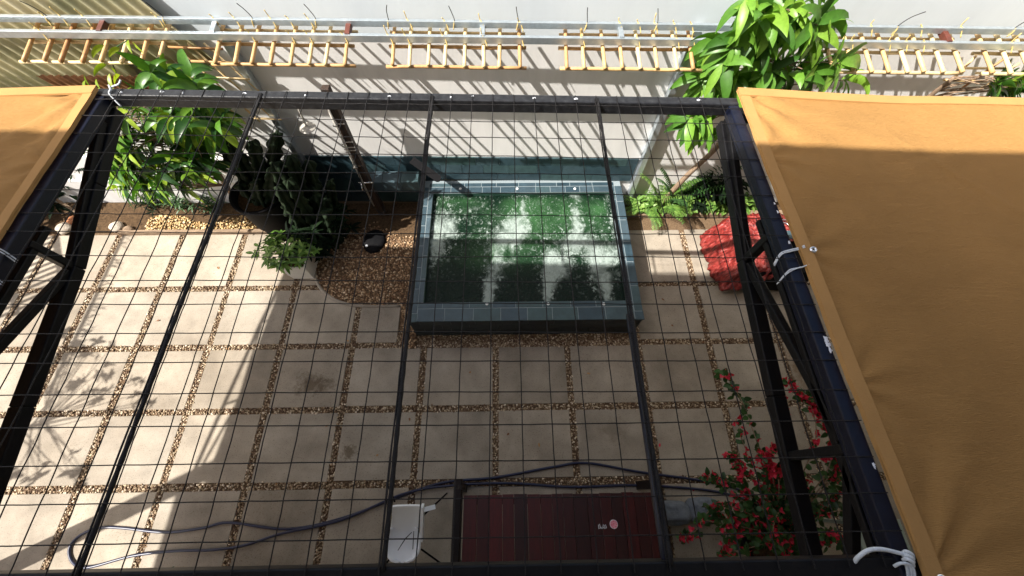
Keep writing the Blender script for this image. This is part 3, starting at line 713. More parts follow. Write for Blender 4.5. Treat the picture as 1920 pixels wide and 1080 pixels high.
# white lashings
def lash(pts, r, label, loops=True):
    mb = MB(); mb.tube(smooth_path(pts,6), r, 7)
    return mb
lx = XR
mb = MB()
for dy, s in ((1.235,0),(1.245,.0)):
    mb.tube(smooth_path([(lx+.07,dy,ZM+.045),(lx+.045,dy-.002,ZM+.02),(lx,dy-.01,ZM+.014),(lx-.045,dy-.02,ZM-.01),(lx-.075,dy-.07,ZM-.05)],5), .0045, 6)
tag(mb.build('rope_lashing', M_rope, None, True), 'thin white cord tied round the blue beam at the right cloth eyelet', 'cord', 'white cords lacing the cloths')
mb = MB(); dy = 1.105
mb.tube(smooth_path([(lx+.06,dy+.02,ZM+.035),(lx+.02,dy+.01,ZM+.016),(lx-.04,dy,ZM+.004),(lx-.085,dy-.05,ZM-.05)],5), .004, 6)
mb.tube(smooth_path([(lx+.02,dy+.012,ZM+.02),(lx-.045,dy-.012,ZM+.0),(lx-.09,dy-.055,ZM-.06)],5), .0035, 6)
tag(mb.build('rope_lashing', M_rope, None, True), 'thin white cord with loose ends on the blue beam just nearer than the eyelet', 'cord', 'white cords lacing the cloths')
for dy, lb in ((1.28,'white cord round the left frame edge, the upper of two at the picture edge'),(1.13,'white cord round the left frame edge, the lower of two at the picture edge')):
    mb = MB()
    for q in (0,.014): mb.tube(smooth_path([(XL-.09,dy+q,ZM+.05),(XL-.03,dy+q+.008,ZM+.03),(XL+.03,dy+q-.006,ZM+.012),(XL+.07,dy+q-.04,ZM-.05)],5), .0035, 6)
    tag(mb.build('rope_lashing', M_rope, None, True), lb, 'cord', 'white cords lacing the cloths')
mb = MB()
mb.tube(smooth_path([at(204,160,ZM+.03),at(207,168,ZM+.025),at(205,175,ZM+.01),at(216,188,ZM-.03),at(228,200,ZM-.07)],6), .006, 7)
mb.tube(smooth_path([at(226,150,ZM+.05),at(222,158,ZM+.03),at(210,163,ZM+.02),at(206,172,ZM+.012)],6), .006, 7)
tag(mb.build('rope_lashing', M_rope, None, True), 'white rope tied at the far corner of the left shade cloth', 'cord', 'white cords lacing the cloths')
mb = MB()
mb.tube(smooth_path([at(1598,1060,ZM-.02),at(1608,1046,ZM+.01),at(1628,1032,ZM+.03),at(1655,1030,ZM+.03),at(1690,1038,ZM+.02),at(1708,1042,ZM+.02)],6), .0085, 8)
for q in range(3):
    mb.tube(smooth_path([at(1694,1036+q*7,ZM+.012),at(1700,1034+q*7,ZM+.03),at(1710,1040+q*7,ZM+.03),at(1712,1047+q*7,ZM+.012)],5), .0075, 8)
for q in range(3): mb.tube(smooth_path([at(1676,1062,ZM+.01),at(1690,1056,ZM+.028),at(1700+q*5,1062,ZM+.02),at(1704+q*6,1092,ZM-.0)],5), .006, 8)
tag(mb.build('rope_lashing', M_rope, None, True), 'thick white rope knotted on the near right corner of the frame', 'cord', 'white cords lacing the cloths')

# ------------------------------------------------------------------ bamboo trellis under two galvanised rails
def ty(x, y): return y+WS*1.2*(x-.27)
Z1, Y1, Z2, Y2 = 3.350, 4.60, 3.285, 4.435
tr = thing('trellis_rail_frame', (.27, 4.6, 3.2), 'pair of galvanised steel rails with spacer blocks running along the wall', 'rail frame')
for (Y,Z,hh) in ((Y1,Z1,.065),(Y2,Z2,.075)):
    mb = MB(); mb.bar((-7.5,ty(-7.5,Y),Z),(7.0,ty(7.0,Y),Z), .045, hh); bevel(mb.build('rail', M_galv, tr), .004)
for px, m_ in ((190,M_redwood),(403,M_galv),(655,M_redwood),(905,M_galv),(1160,M_galv),(1750,M_redwood)):
    x = aty(px,55,4.6)[0]; mb = MB(); mb.bar((x,ty(x,Y1+.02),Z1-.022),(x,ty(x,Y2-.0),Z2+.02),.055,.06); bevel(mb.build('spacer_block', m_, tr), .004)
for px in (75,300,470,590,727,851,970,1098,1228,1668,1880):
    b = Vector(aty(px,45,Y1)); b.z = Z1+.02; s = random.uniform(-.05,.06)+(.10 if px > 1500 else 0)-(.06 if px < 600 else 0)
    mb = MB(); mb.tube(smooth_path([(b.x,ty(b.x,Y1),Z1-.03),(b.x+.01,ty(b.x,Y1)-.0,Z1+.04),(b.x+s*.4,ty(b.x,Y1)-.01,Z1+.13),(b.x+s,ty(b.x,Y1)-.03,Z1+.20)],4), .0045, 5)
    mb.build('tie_wire', M_wire, tr, True)
    mb = MB(); mb.tube(smooth_path([(b.x-.01,ty(b.x,Y1)-.025,Z1-.05),(b.x,ty(b.x,Y1)-.03,Z1),(b.x+.005,ty(b.x,Y1)-.01,Z1+.035)],3), .006, 5)
    mb.build('straw_tie', M_tie, tr, True)
C1, C2, C3 = (4.645,3.218), (4.455,3.18), (4.186,3.126)
def zr_(y): return C3[1]+(y-C3[0])*(C1[1]-C3[1])/(C1[0]-C3[0])+.03
panels = [((42,317),8,'bamboo trellis panel at the far left before the corrugated sheet','thin shoots growing through'),((400,662),8,'bamboo trellis panel second from the left above the steel post',''),
 ((727,983),8,'bamboo trellis panel directly above the middle of the pool',''),((1050,1305),8,'bamboo trellis panel partly behind the big-leaved tree at its right end',''),
 ((1538,1790),8,'bamboo trellis panel just right of the big-leaved tree',''),((1826,2080),8,'bamboo trellis panel at the far right edge above the sagging sticks','')]
for (pa,pb),nr,lb,_ in panels:
    xa = at(pa,118,C3[1])[0]; xb = at(pb,118,C3[1])[0]
    t = thing('bamboo_trellis', ((xa+xb)/2, C2[0], C2[1]), lb, 'trellis panel', 'bamboo trellis panels along the wall')
    for (Y,Z),nm in ((C1,0),(C2,1),(C3,2)):
        a = xa+random.uniform(-.04,.03); b = xb+random.uniform(-.03,.04)
        mb = MB(); pts = [(a+(b-a)*k/8, ty(a+(b-a)*k/8,Y)+random.uniform(-.004,.004), Z+random.uniform(-.004,.004)) for k in range(9)]
        mb.tube(pts, [random.uniform(.0175,.020) for _ in pts], 8); mb.build('crossbar', M_bamboo, t, True)
    for k in range(nr):
        x = xa+.06+(xb-xa-.12)*k/(nr-1)+random.uniform(-.012,.012)
        x2 = x+random.uniform(-.012,.012); e0 = C1[0]+.09; e1 = C3[0]-.035+random.uniform(-.012,.01)
        pts = [(x+(x2-x)*q/5, ty(x,e0+(e1-e0)*q/5), zr_(e0+(e1-e0)*q/5)+.012) for q in range(6)]
        mb = MB(); mb.tube(pts, [random.uniform(.0190,.0225) for _ in pts], 8); mb.build('rod', M_bamboo, t, True)
        if k % 2 == 1 or random.random() < .25:
            for (Y,Z) in ((Y1,Z1),(Y2,Z2)):
                if random.random() < .4: continue
                mb = MB(); j = random.uniform(-.02,.02)
                mb.tube(smooth_path([(x+j+.03,ty(x,Y)-.055,Z-.05),(x+j+.012,ty(x,Y)-.022,Z+.0),(x+j-.008,ty(x,Y)-.010,Z+.032),(x+j-.025,ty(x,Y)+.01,Z+.045),(x+j-.035,ty(x,Y)-.0,Z+.09*random.random()+.05)],3), .0055, 5)
                mb.build('tie', M_tie, t, True)
# panel hanging upright on the wall at the left
t = thing('bamboo_trellis', (-3.7, wy(-3.7)-.1, 2.3), 'loose bamboo trellis panel hanging upright on the wall by the left post', 'trellis panel')
for k, z in enumerate((2.98,2.80,2.58,2.20,1.95)):
    mb = MB(); x0 = -3.75+.08*k+random.uniform(-.05,.05); mb.tube([(x0,wy(-3.6)-.14,z+.02),(x0+.62-.05*k,wy(-3.2)-.13,z-.01)],.0145,8); mb.build('crossbar', M_bamboo, t, True)
for k in range(4):
    mb = MB(); x0 = -3.95+.19*k; mb.tube([(x0,wy(-3.6)-.105,3.02),(x0+.42,wy(-3.3)-.10,1.75+.12*k)],.012,8); mb.build('rod', M_bamboo, t, True)
# sagging sticks at the right
t = thing('bamboo_trellis', (5.2, wy(5.2)-.3, 2.8), 'collapsed bamboo trellis sagging below the rails at the far right', 'trellis panel')
for (a,b) in (((1770,165),(1830,105)),((1800,168),(1890,105)),((1838,168),(1912,118)),((1880,168),(1925,140))):
    mb = MB(); mb.tube([aty(*a,4.42),aty(*b,4.42)],.014,8); mb.build('rod', M_bamboo, t, True)
for (a,b) in (((1797,128),(1895,128)),((1770,150),(1850,153)),((1830,137),(1930,140)),((1850,160),(1930,160))):
    mb = MB(); mb.tube([aty(*a,4.39),aty(*b,4.39)],.014,8); mb.build('crossbar', M_bamboo, t, True)
# corrugated sheet behind the rails, upper left
mb = MB(); vs = []; fs = []
nu, nv = 260, 12; a_ = math.radians(30)
for j in range(nv+1):
    for i in range(nu+1):
        s = -3.2+i/nu*3.75; q = (j/nv)*(1.95 if s < -.9 else 1.95-.5*min(1,(s+.9)/.25))
        x = -4.35+s*1.0+q*math.tan(a_)*.9-.28; z = 4.2-q
        d = .10+.030*math.sin(s*2*math.pi/.165)
        vs.append((x, wy(x)-d, z))
for j in range(nv):
    for i in range(nu): a = j*(nu+1)+i; fs.append((a,a+nu+1,a+nu+2,a+1))
mb.add(vs, fs); o = mb.build('corrugated_sheet', M_corr, None, True); sm = o.modifiers.new('thick','SOLIDIFY'); sm.thickness = .003
tag(o, 'weathered greenish corrugated metal sheet leaning on the wall at upper left', 'metal sheet')
mb = MB(); vs = []; fs = []
for j in range(5):
    for i in range(121):
        s = i/120*1.75; q = j/4*.45; x = -5.75+s+q*.6; z = 2.62-q
        vs.append((x, wy(x)-.16-.018*math.sin(s*2*math.pi/.1), z))
for j in range(4):
    for i in range(120): a = j*121+i; fs.append((a,a+121,a+122,a+1))
mb.add(vs, fs); o = mb.build('corrugated_sheet', M_rust, None, True); sm = o.modifiers.new('thick','SOLIDIFY'); sm.thickness = .003
tag(o, 'rusty orange corrugated strip below the left bamboo panel', 'metal sheet')

# ------------------------------------------------------------------ trees
def tree(name, label, cat, base, trunk_pts, tips, L, W, m, nleaf=(6,9), droop=.8, axis_bias=(0,-.5,.3), thick=.045, group=None):
    t = thing(name, base, label, cat, group)
    mb = MB(); tp = smooth_path(trunk_pts,5); mb.tube(tp, [thick*(1-.55*i/len(tp)) for i in range(len(tp))], 9)
    mb.build('trunk', M_bark, t, True)
    bm_ = MB(); lf = MB()
    for tip in tips:
        tip = Vector(tip); src = min(tp[len(tp)//3:], key=lambda q: (q-tip).length+.25*abs(q.z-tip.z+.3))
        mid = (src+tip)/2+Vector((random.uniform(-.05,.05),random.uniform(-.05,.05),random.uniform(-.02,.08)))
        bm_.tube(smooth_path([src,mid,tip],3), [.011,.009,.008,.007,.006,.005,.004], 5)
        ax = (tip-mid).normalized()+Vector(axis_bias)*.7+rnd_dir()*.35
        whorl(lf, tip, ax, random.randint(*nleaf), L, W, 1.0, droop)
    bm_.build('branch', M_bark, t, True); lf.build('crown', m, t, True)
    return t
def tips_px(spec, ydepth, n, jy=.3):
    out = []
    for _ in range(n):
        cx, cy, rx, ry = random.choice(spec)
        while True:
            a, b = random.uniform(-1,1), random.uniform(-1,1)
            if a*a+b*b < 1: break
        out.append(aty(cx+rx*a, cy+ry*b, ydepth+random.uniform(-jy,jy)))
    return out
# left tree
specL = [(300,190,90,60),(330,215,90,70),(300,280,100,70),(330,330,90,40),(260,330,50,50),(225,290,30,60),(380,220,45,40),(190,250,20,60)]
tips = tips_px(specL, 4.12, 190, .42)
tree('leafy_tree', 'bushy young tree with glossy drooping leaves in the left gravel bed', 'tree', (-4.35,4.5,.05),
     [(-4.35,4.5,.04),(-4.33,4.45,.7),(-4.15,4.38,1.4),(-4.0,4.3,2.1),(-3.9,4.25,2.6)], tips, .33, .10, M_leafL, (5,8), .9, (0,-.4,.2))
tips = [aty(x,y,4.05) for x,y in ((215,95),(235,85),(200,120),(225,125),(205,140),(250,150))]
# right tree
specR = [(1440,60,70,50),(1490,90,80,60),(1400,110,70,50),(1370,140,50,30),(1540,40,45,40),(1560,130,60,30),(1470,150,70,25),(1340,150,40,20),(1420,20,60,25),(1500,20,60,20),(1310,210,25,25)]
tips = tips_px(specR, 4.25, 66, .25)
tips += [aty(1300,215,4.2),aty(1320,235,4.2),aty(1350,250,4.25)]
tree('leafy_tree', 'tall tree with broad bright green leaves hanging over the right cloth', 'tree', (3.02,4.62,.06),
     [(2.98,4.62,.05),(3.02,4.55,.55),(3.12,4.50,1.1),(3.28,4.45,1.75),(3.2,4.4,2.4),(3.1,4.35,3.1),(3.15,4.3,3.6)], tips, .40, .125, M_leafR, (5,7), 1.15, (0,-.7,-.05), .05)
# leaves peeping over the right cloth at the frame edge
tree('leafy_tree', 'dark-leaved tree just peeping over the right cloth at the picture edge', 'tree', (5.6,4.5,.06),
     [(5.6,4.55,.05),(5.6,4.5,1.2),(5.55,4.4,2.4),(5.5,4.3,2.9)], tips_px([(1895,160,50,14)],4.2,16,.15), .34, .09, M_leafL, (5,7), .6)
# shoots growing up through the left trellis
t = thing('climbing_shoot', (-4.2,4.5,2.6), 'pale new shoot growing up through the far left trellis panel', 'shoot')
lf = MB(); st = MB()
p0 = [aty(225,165,4.35),aty(215,130,4.32),aty(206,100,4.3),aty(240,75,4.3)]
st.tube(smooth_path(p0,4), .006, 5); st.build('stem', M_bleaf, t, True)
for x,y in ((195,85),(225,90),(200,120),(215,130),(225,140),(160,150),(180,148),(240,75),(205,138),(250,82)):
    p = Vector(aty(x,y,4.3)); add_leaf(lf, p, (random.uniform(-.8,.8),-.6,random.uniform(-.3,.6)), (0,-1,.6), random.uniform(.14,.22), .055, .8, .25)
M_young = leaf_mat('young_leaf', [(.20,.30,.02),(.30,.38,.03)], .4, .4)
lf.build('foliage', M_young, t, True)

# ------------------------------------------------------------------ low plants
def fern(name, label, base, n, L, lean, m, leaflet=.09, cat='plant', group=None, up=.9, droop=.8, cover=.75):
    t = thing(name, base, label, cat, group); st = MB(); lf = MB()
    for k in range(n):
        a = random.uniform(0,6.28); d = Vector((math.cos(a)*.6+lean[0], math.sin(a)*.6+lean[1], up)).normalized(); l = L*random.uniform(.7,1.1)
        pts = [Vector(base)]; p = Vector(base); dd = d.copy()
        for i in range(12):
            dd = (dd+Vector((0,0,-droop/12*(1+i*.12)))).normalized(); p = p+dd*(l/12); pts.append(p.copy())
        st.tube(pts, [.005*(1-.07*i) for i in range(13)], 5)
        for i in range(3,13):
            if random.random() > cover+.2: continue
            ax = (pts[i]-pts[i-1]).normalized(); sd = ax.cross(Vector((0,0,1))).normalized()
            for s in (-1,1):
                for jj in (0,.5):
                    q = pts[i-1].lerp(pts[i], jj); add_leaf(lf, q, sd*s+ax*.55, Vector((0,0,1)), leaflet*random.uniform(.7,1.1)*(1.15-.05*i), leaflet*.20, .5, .2, 3)
    st.build('stem', m, t, True); lf.build('frond', m, t, True); return t
def bush(name, label, base, spread, h, n, L, W, m, cat='plant', group=None, droop=.5, nl=(5,8)):
    t = thing(name, base, label, cat, group); st = MB(); lf = MB(); b = Vector(base)
    for k in range(n):
        a = random.uniform(0,6.28); r = math.sqrt(random.random())
        tip = b+Vector((math.cos(a)*r*spread[0], math.sin(a)*r*spread[1], h*random.uniform(.35,1.0)*(1-.35*r)))
        st.tube(smooth_path([b+Vector((math.cos(a)*.02,math.sin(a)*.02,0)), b.lerp(tip,.5)+Vector((0,0,h*.12)), tip],3), .005, 5)
        whorl(lf, tip, Vector((math.cos(a)*r*.6,math.sin(a)*r*.6,.9)), random.randint(*nl), L, W, 1.0, droop, .25)
    st.build('stem', M_bleaf, t, True); lf.build('foliage', m, t, True); return t
fern('fern', 'feathery fern leaning over the right end of the pool', (2.72,4.60,.08), 11, .95, (-.25,-.25), M_fern, .11)
fern('fern', 'tall feathery plant with dark top in the bed right of the pool', (3.20,4.62,.08), 12, 1.3, (.05,-.15), M_bleaf, .13, up=1.6, droop=.6)
fern('fern', 'light green feathery plant between tree trunk and dark feathery plant', (2.98,4.58,.08), 11, 1.05, (.1,-.1), M_fern, .12, up=1.4, droop=.7)
for i,(x,y,lb) in enumerate(((1215,385,'leafy ground plant at the left end of the right bed by the pool'),(1255,392,'leafy ground plant spilling over the right bed board'),(1300,378,'leafy ground plant around the leaning tree trunk'),(1335,388,'leafy ground plant left of the red sheet'),(1375,382,'leafy ground plant behind the red sheet'))):
    b = at(x,y,.07); b[1] = 4.56
    bush('ground_plant', lb, tuple(b), (.30,.16), .40, 24, .17, .075, M_leafP, group='ground plants in the right bed')
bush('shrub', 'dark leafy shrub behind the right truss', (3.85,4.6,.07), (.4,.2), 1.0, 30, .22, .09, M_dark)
for i,(x,y,lb) in enumerate(((290,385,'dark tufted plant under the left tree, leftmost in the gravel'),(345,388,'dark tufted plant under the middle of the left tree'),(400,372,'dark tufted plant between left tree and black pot'))):
    b = at(x,y,.06); b[1] = max(4.4,min(b[1],4.7)); bush('tufted_plant', lb, tuple(b), (.28,.16), .32, 14, .16, .03, M_dark if i == 0 else M_bleaf, group='tufted plants under the left tree')
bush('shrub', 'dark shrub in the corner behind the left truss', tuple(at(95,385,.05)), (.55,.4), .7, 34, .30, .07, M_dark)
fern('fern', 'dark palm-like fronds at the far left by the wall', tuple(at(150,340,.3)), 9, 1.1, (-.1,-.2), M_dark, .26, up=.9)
# stones and shards in the left bed
for (x,y,r,m_,lb) in ((218,425,.10,M_stone,'pale hollow stone at the left end of the timber board'),(240,430,.07,M_timber,'brown root lump beside the pale stone'),(138,413,.09,M_terra,'orange terracotta shard behind the left truss'),(120,428,.11,M_stone,'pale stone in the striped shade at the left')):
    p = at(x,y,.08); mb = MB(); V,Fq = ICO
    bm = bmesh.new(); bmesh.ops.create_icosphere(bm, subdivisions=3, radius=1)
    vv = [(p[0]+q.co.x*r*1.2*(1+.35*(vnoise(np.array([q.co.x*1.7+5]),np.array([q.co.y*1.7+q.co.z*1.3+9]),3)[0]-.5)), p[1]+q.co.y*r*(1+.5*(vnoise(np.array([q.co.z*2+5]),np.array([q.co.x*2+9]),4)[0]-.5)), p[2]+q.co.z*r*.7) for q in bm.verts]
    mb.add(vv, [tuple(q.index for q in f.verts) for f in bm.faces]); bm.free()
    tag(mb.build('stone' if m_ is not M_terra else 'terracotta_shard', m_, None, True), lb, 'stone')
mb = MB(); mb.bar(at(102,372,.35), at(150,402,.12), .05, .02); tag(mb.build('wooden_batten', M_timber), 'loose pale wooden batten leaning in the dark left corner', 'batten')

# black ribbed pot with cactus
pc = at(492,425,0); pc[1] = min(pc[1], 4.42); pcx, pcy = -3.72, 4.28
pot = thing('plant_pot', (pcx,pcy,0), 'big black ribbed plastic pot with a dark cactus by the wall', 'plant pot')
prof = [(.0,.0),(.27,.0)]
for k in range(12): prof += [(.275+.006*k,.03+k*.03),(.285+.006*k,.045+k*.03)]
prof += [(.37,.42),(.40,.92),(.43,.95),(.43,1.0),(.395,1.0),(.38,.9),(.0,.88)]
mb = MB(); mb.lathe(prof, (pcx,pcy,0), 40); mb.build('pot_body', M_blackpl, pot, True)
mb = MB(); mb.lathe([(.0,.91),(.3,.905),(.38,.895)], (pcx,pcy,0), 24); mb.build('potting_soil', M_soil, pot)
cac = thing('cactus', (pcx,pcy,.66), 'dark candelabra cactus with wavy-edged stems in the black pot', 'cactus')
def cactus_stem(par, bx, by, bz, h, lean, rr, k):
    mb = MB(); seg = 24; n = 34; vs = []; fs = []
    for j in range(n+1):
        tt = j/n; z = bz+h*tt; cx = bx+lean[0]*tt**1.4; cy = by+lean[1]*tt
        rad = rr*(1-.15*tt)*(1 if tt < .93 else max(.05,math.sqrt(max(0,1-((tt-.93)/.07)**2))))*(1+.20*math.sin(z*31+k))
        for i in range(seg):
            a = 2*math.pi*i/seg; r2 = rad*(1+.42*math.cos(4*a+k)); vs.append((cx+r2*math.cos(a), min(cy+r2*math.sin(a),4.8), z))
    for j in range(n):
        for i in range(seg): i2=(i+1)%seg; fs.append((j*seg+i,j*seg+i2,(j+1)*seg+i2,(j+1)*seg+i))
    mb.add(vs, fs); mb.build('stem', M_cactus, par, True)
for k,(px,py,h,lean,rr) in enumerate(((.0,.05,1.35,(.18,.0),.10),(.16,.0,1.1,(.30,.05),.095),(-.10,.05,.95,(.02,.1),.085),(.22,-.12,.8,(.42,-.05),.085),(.08,-.14,.65,(.25,-.1),.08),(-.05,-.1,.45,(.0,-.05),.07),(.28,.08,1.2,(.55,.02),.09),(.26,-.02,.9,(.7,-.05),.08))):
    cactus_stem(cac, pcx+px, pcy+py, .88, h, lean, rr, k)
cac2 = thing('cactus', (-3.05,4.15,.04), 'wide dark clump of wavy cactus stems on the gravel between black pot and shower', 'cactus')
for k in range(19):
    a = k*2.4; r = .07*math.sqrt(k); cactus_stem(cac2, -3.05+r*math.cos(a)*1.25, 4.12+r*math.sin(a), .03, random.uniform(.9,2.0)*(1-.012*k), (random.uniform(-.05,.40), random.uniform(-.10,.05)), random.uniform(.075,.11), k*1.3)
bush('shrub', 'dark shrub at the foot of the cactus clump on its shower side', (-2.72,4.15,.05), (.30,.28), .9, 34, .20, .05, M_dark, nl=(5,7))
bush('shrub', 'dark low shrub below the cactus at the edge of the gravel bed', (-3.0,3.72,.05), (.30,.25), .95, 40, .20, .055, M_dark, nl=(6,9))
# white square pot with pale plant
wp = thing('plant_pot', (-3.2,3.40,.03), 'square white pot with a pale green bushy plant on the slabs', 'plant pot')
mb = MB()
def taper_box(mb, cx, cy, a0, a1, z0, z1, th):
    def ring(a,z): return [(cx-a,cy-a,z),(cx+a,cy-a,z),(cx+a,cy+a,z),(cx-a,cy+a,z)]
    vs = ring(a0,z0)+ring(a1,z1)+ring(a1-th,z1)+ring(a0-th*.5,z1-.06); fs = [(3,2,1,0)]
    for k in range(3):
        for i in range(4): j=(i+1)%4; fs.append((k*4+i,k*4+j,k*4+4+j,k*4+4+i))
    fs.append((12,13,14,15)); mb.add(vs, fs)
taper_box(mb, -3.2,3.40,.17,.215,.03,.47,.025); bevel(mb.build('pot_body', M_whitepot, wp), .008)
mb = MB(); mb.box(-3.37,-3.03,3.23,3.57,.40,.425); mb.build('potting_soil', M_soil, wp)
bush('pot_plant', 'pale green plant with spreading leaves growing in the white pot', (-3.28,3.42,.43), (.52,.30), .45, 40, .16, .055, M_leafP, 'plant', nl=(6,9))
# black lid on the gravel
mb = MB(); c = at(702,452,.06); mb.lathe([(.0,.075),(.14,.07),(.185,.055),(.205,.03),(.21,.0)], (c[0],c[1],.045), 36, sx=.95, sy=1.15)
ld = mb.build('black_cover', M_blackpl, None, True); tag(ld, 'black oval plastic cover lying on the brown gravel', 'cover')
mb = MB(); mb.lathe([(.0,.006),(.02,.004),(.026,.0)], (c[0]-.10,c[1]-.13,.112), 12); mb.build('white_mark', M_paint, ld)

# ------------------------------------------------------------------ outdoor shower
sx_, sy_ = -2.06, 4.56
sh = thing('outdoor_shower', (sx_,sy_,0), 'outdoor shower of a brown wooden post with strapped pipes beside the pool', 'outdoor shower')
mb = MB(); mb.box(sx_-.05,sx_+.05,sy_-.05,sy_+.05,0,2.62,bev=.006); mb.build('post', M_postwood, sh)
mb = MB(); mb.tube([(sx_-.06,sy_-.075,.35),(sx_-.055,sy_-.075,2.5)], .016, 8)
mb.tube(smooth_path([(sx_-.055,sy_-.075,2.5),(sx_-.10,sy_-.12,2.62),(sx_-.26,sy_-.2,2.62),(sx_-.34,sy_-.22,2.5),(sx_-.36,sy_-.23,2.22)],6), .014, 8); mb.build('pipe', M_pipe, sh, True)
mb = MB(); mb.lathe([(.0,.03),(.02,.028),(.03,.012),(.105,.006),(.11,.0),(.0,.0)], (sx_-.36,sy_-.23,2.19), 28); mb.build('shower_head', M_pipe, sh, True)
for z in (1.62,1.68,1.78,1.30,2.1):
    mb = MB(); mb.bar((sx_-.085,sy_-.055,z),(sx_+.058,sy_-.055,z),.012,.022); mb.bar((sx_-.085,sy_-.098,z),(sx_-.02,sy_-.098,z),.008,.022); mb.build('strap', M_chrome, sh)
mb = MB(); mb.tube(smooth_path([(sx_-.02,sy_-.07,1.4),(sx_-.06,sy_-.12,.9),(sx_+.0,sy_-.2,.45),(sx_+.12,sy_-.22,.34),(sx_+.16,sy_-.16,.5),(sx_+.06,sy_-.08,1.0),(sx_+.03,sy_-.07,1.5)],6), .0065, 7); mb.build('hose', M_wire, sh, True)
mb = MB(); mb.tube([(sx_-.12,sy_-.08,.95),(sx_+.1,sy_-.08,.95)], .014, 8); mb.tube([(sx_-.08,sy_-.08,.95),(sx_-.08,sy_-.16,.85)], .012, 8); mb.build('tap', M_chrome, sh, True)
# dark paddle shape standing in for a shadow on the pool corner
mb = MB(); p0 = Vector(aty(772,300,4.7)); p1 = Vector(aty(826,338,4.35)); d = (p1-p0).normalized(); sd = d.cross(Vector((0,-.3,1))).normalized(); vs = []
nn = 10; out = [(0,-.06),(0,.06)]+[( (p1-p0).length-.06+.06*math.sin(a), .06*math.cos(a)) for a in np.linspace(0,math.pi,nn)]
up_ = sd.cross(d)
top = [p0+d*a+sd*b+up_*.012 for a,b in out]; bot = [p0+d*a+sd*b-up_*.012 for a,b in out]; k = len(out)
mb.add(top+bot, [tuple(range(k)), tuple(range(2*k-1,k-1,-1))]+[(i,(i+1)%k,k+(i+1)%k,k+i) for i in range(k)])
tag(mb.build('shadow_paddle', M_blackpl), 'black round-ended shape standing in for a shadow at the far left pool corner', 'board')

# ------------------------------------------------------------------ red sheet over a black box, right of the pool
cx, cy = 4.30, 3.44
bx = thing('barbecue', (cx,cy,.03), 'black barbecue box half hidden by red plastic sheeting at right', 'barbecue')
mb = MB(); mb.box(cx-.25,cx+.62,cy-.55,cy+.34,.10,.67,bev=.02); mb.build('body', M_blackpl, bx)
for sx in (-.24,.56):
    for sy in (-.36,.30): mb = MB(); mb.box(cx+sx-.025,cx+sx+.025,cy+sy-.025,cy+sy+.025,.03,.098); mb.build('leg', M_blackpl, bx)
mb = MB(); th = np.linspace(0,2*math.pi,241)[:-1]; rings = []
for j,tq in enumerate(np.linspace(0,1,22)):
    for a in th:
        ca, sa = math.cos(a), math.sin(a); q = (abs(ca)**7+abs(sa)**7)**(-1/7)
        hx, hy = (.44 if ca < 0 else .50)*q, .46*q
        lf_ = max(0,-ca)**.7                           # hangs lowest on the left
        drop = .12+.50*lf_+.10*max(0,sa)
        wob = .03*math.sin(a*7+1.3)+.03*math.sin(a*13+.4)+.025*math.sin(a*23)+.02*math.sin(a*41)
        if tq < .5:
            s = tq/.5; r = s; z = .715-.02*s+.03*(1-abs(2*vnoise(np.array([ca*s*3+1]),np.array([sa*s*3+6]),25)[0]-1))+.025*(1-abs(2*vnoise(np.array([ca*s*7+1]),np.array([sa*s*7+6]),26)[0]-1))+.035*(vnoise(np.array([ca*s*4+7]),np.array([sa*s*4+3]),5)[0]-.5)+.02*(vnoise(np.array([ca*s*11+7]),np.array([sa*s*11+3]),6)[0]-.5)
            rings.append((cx-.02+ca*hx*0+hx*ca*r, cy+hy*sa*r, z))
        else:
            s = (tq-.5)/.5; fl = 1+s*(.22*lf_+.05)+s*wob*1.1; z = max(.04,.695-drop*s-.04*s*math.sin(a*5))
            fo_ = .075*(1-abs(2*vnoise(np.array([a*5.5+2]),np.array([s*1.6+a*.8]),15)[0]-1))+.035*(1-abs(2*vnoise(np.array([a*13+2]),np.array([s*3+a]),16)[0]-1))
            rings.append((cx-.02+hx*ca*(fl+fo_*2)-.10*lf_*s, cy+hy*sa*(fl+fo_*2), z+fo_*.4))
n = len(th); fs = []
for j in range(21):
    for i in range(n): i2=(i+1)%n; fs.append((j*n+i,j*n+i2,(j+1)*n+i2,(j+1)*n+i))
fs = [f for f in fs if not (sum(rings[i][0] for i in f)/4 > cx+.02+.12*math.sin(9*rings[f[0]][1]) and sum(rings[i][1] for i in f)/4 < cy-.02)]
mb.add(rings, fs); tp_ = mb.build('plastic_sheet', M_tarp, None, True); sm = tp_.modifiers.new('thick','SOLIDIFY'); sm.thickness = .003
tag(tp_, 'crumpled red plastic sheet draped over the black barbecue', 'plastic sheet')
mb = MB(); z = .78
for off in (0,.05): mb.tube(smooth_path([(cx+.10-off,cy+.36-off,z-.04),(cx+.30-off*.8,cy+.36-off,z),(cx+.40-off,cy+.28-off,z+.01),(cx+.46-off,cy+.0,z),(cx+.48-off,cy-.12,z-.04)],5), .012, 8)
mb.tube([(cx-.12,cy+.40,z-.02),(cx-.02,cy-.30,z-.02)], .011, 8)
tag(mb.build('chrome_frame', M_chrome, None, True), 'bent chrome tubes lying on top of the red plastic sheet', 'metal tube')
mb = MB(); mb.box(cx+.06,cx+.36,cy+.02,cy+.17,.75,.765,bev=.004); tag(mb.build('slate_board', M_slate), 'dark grey board under the chrome tubes on the red sheet', 'board')

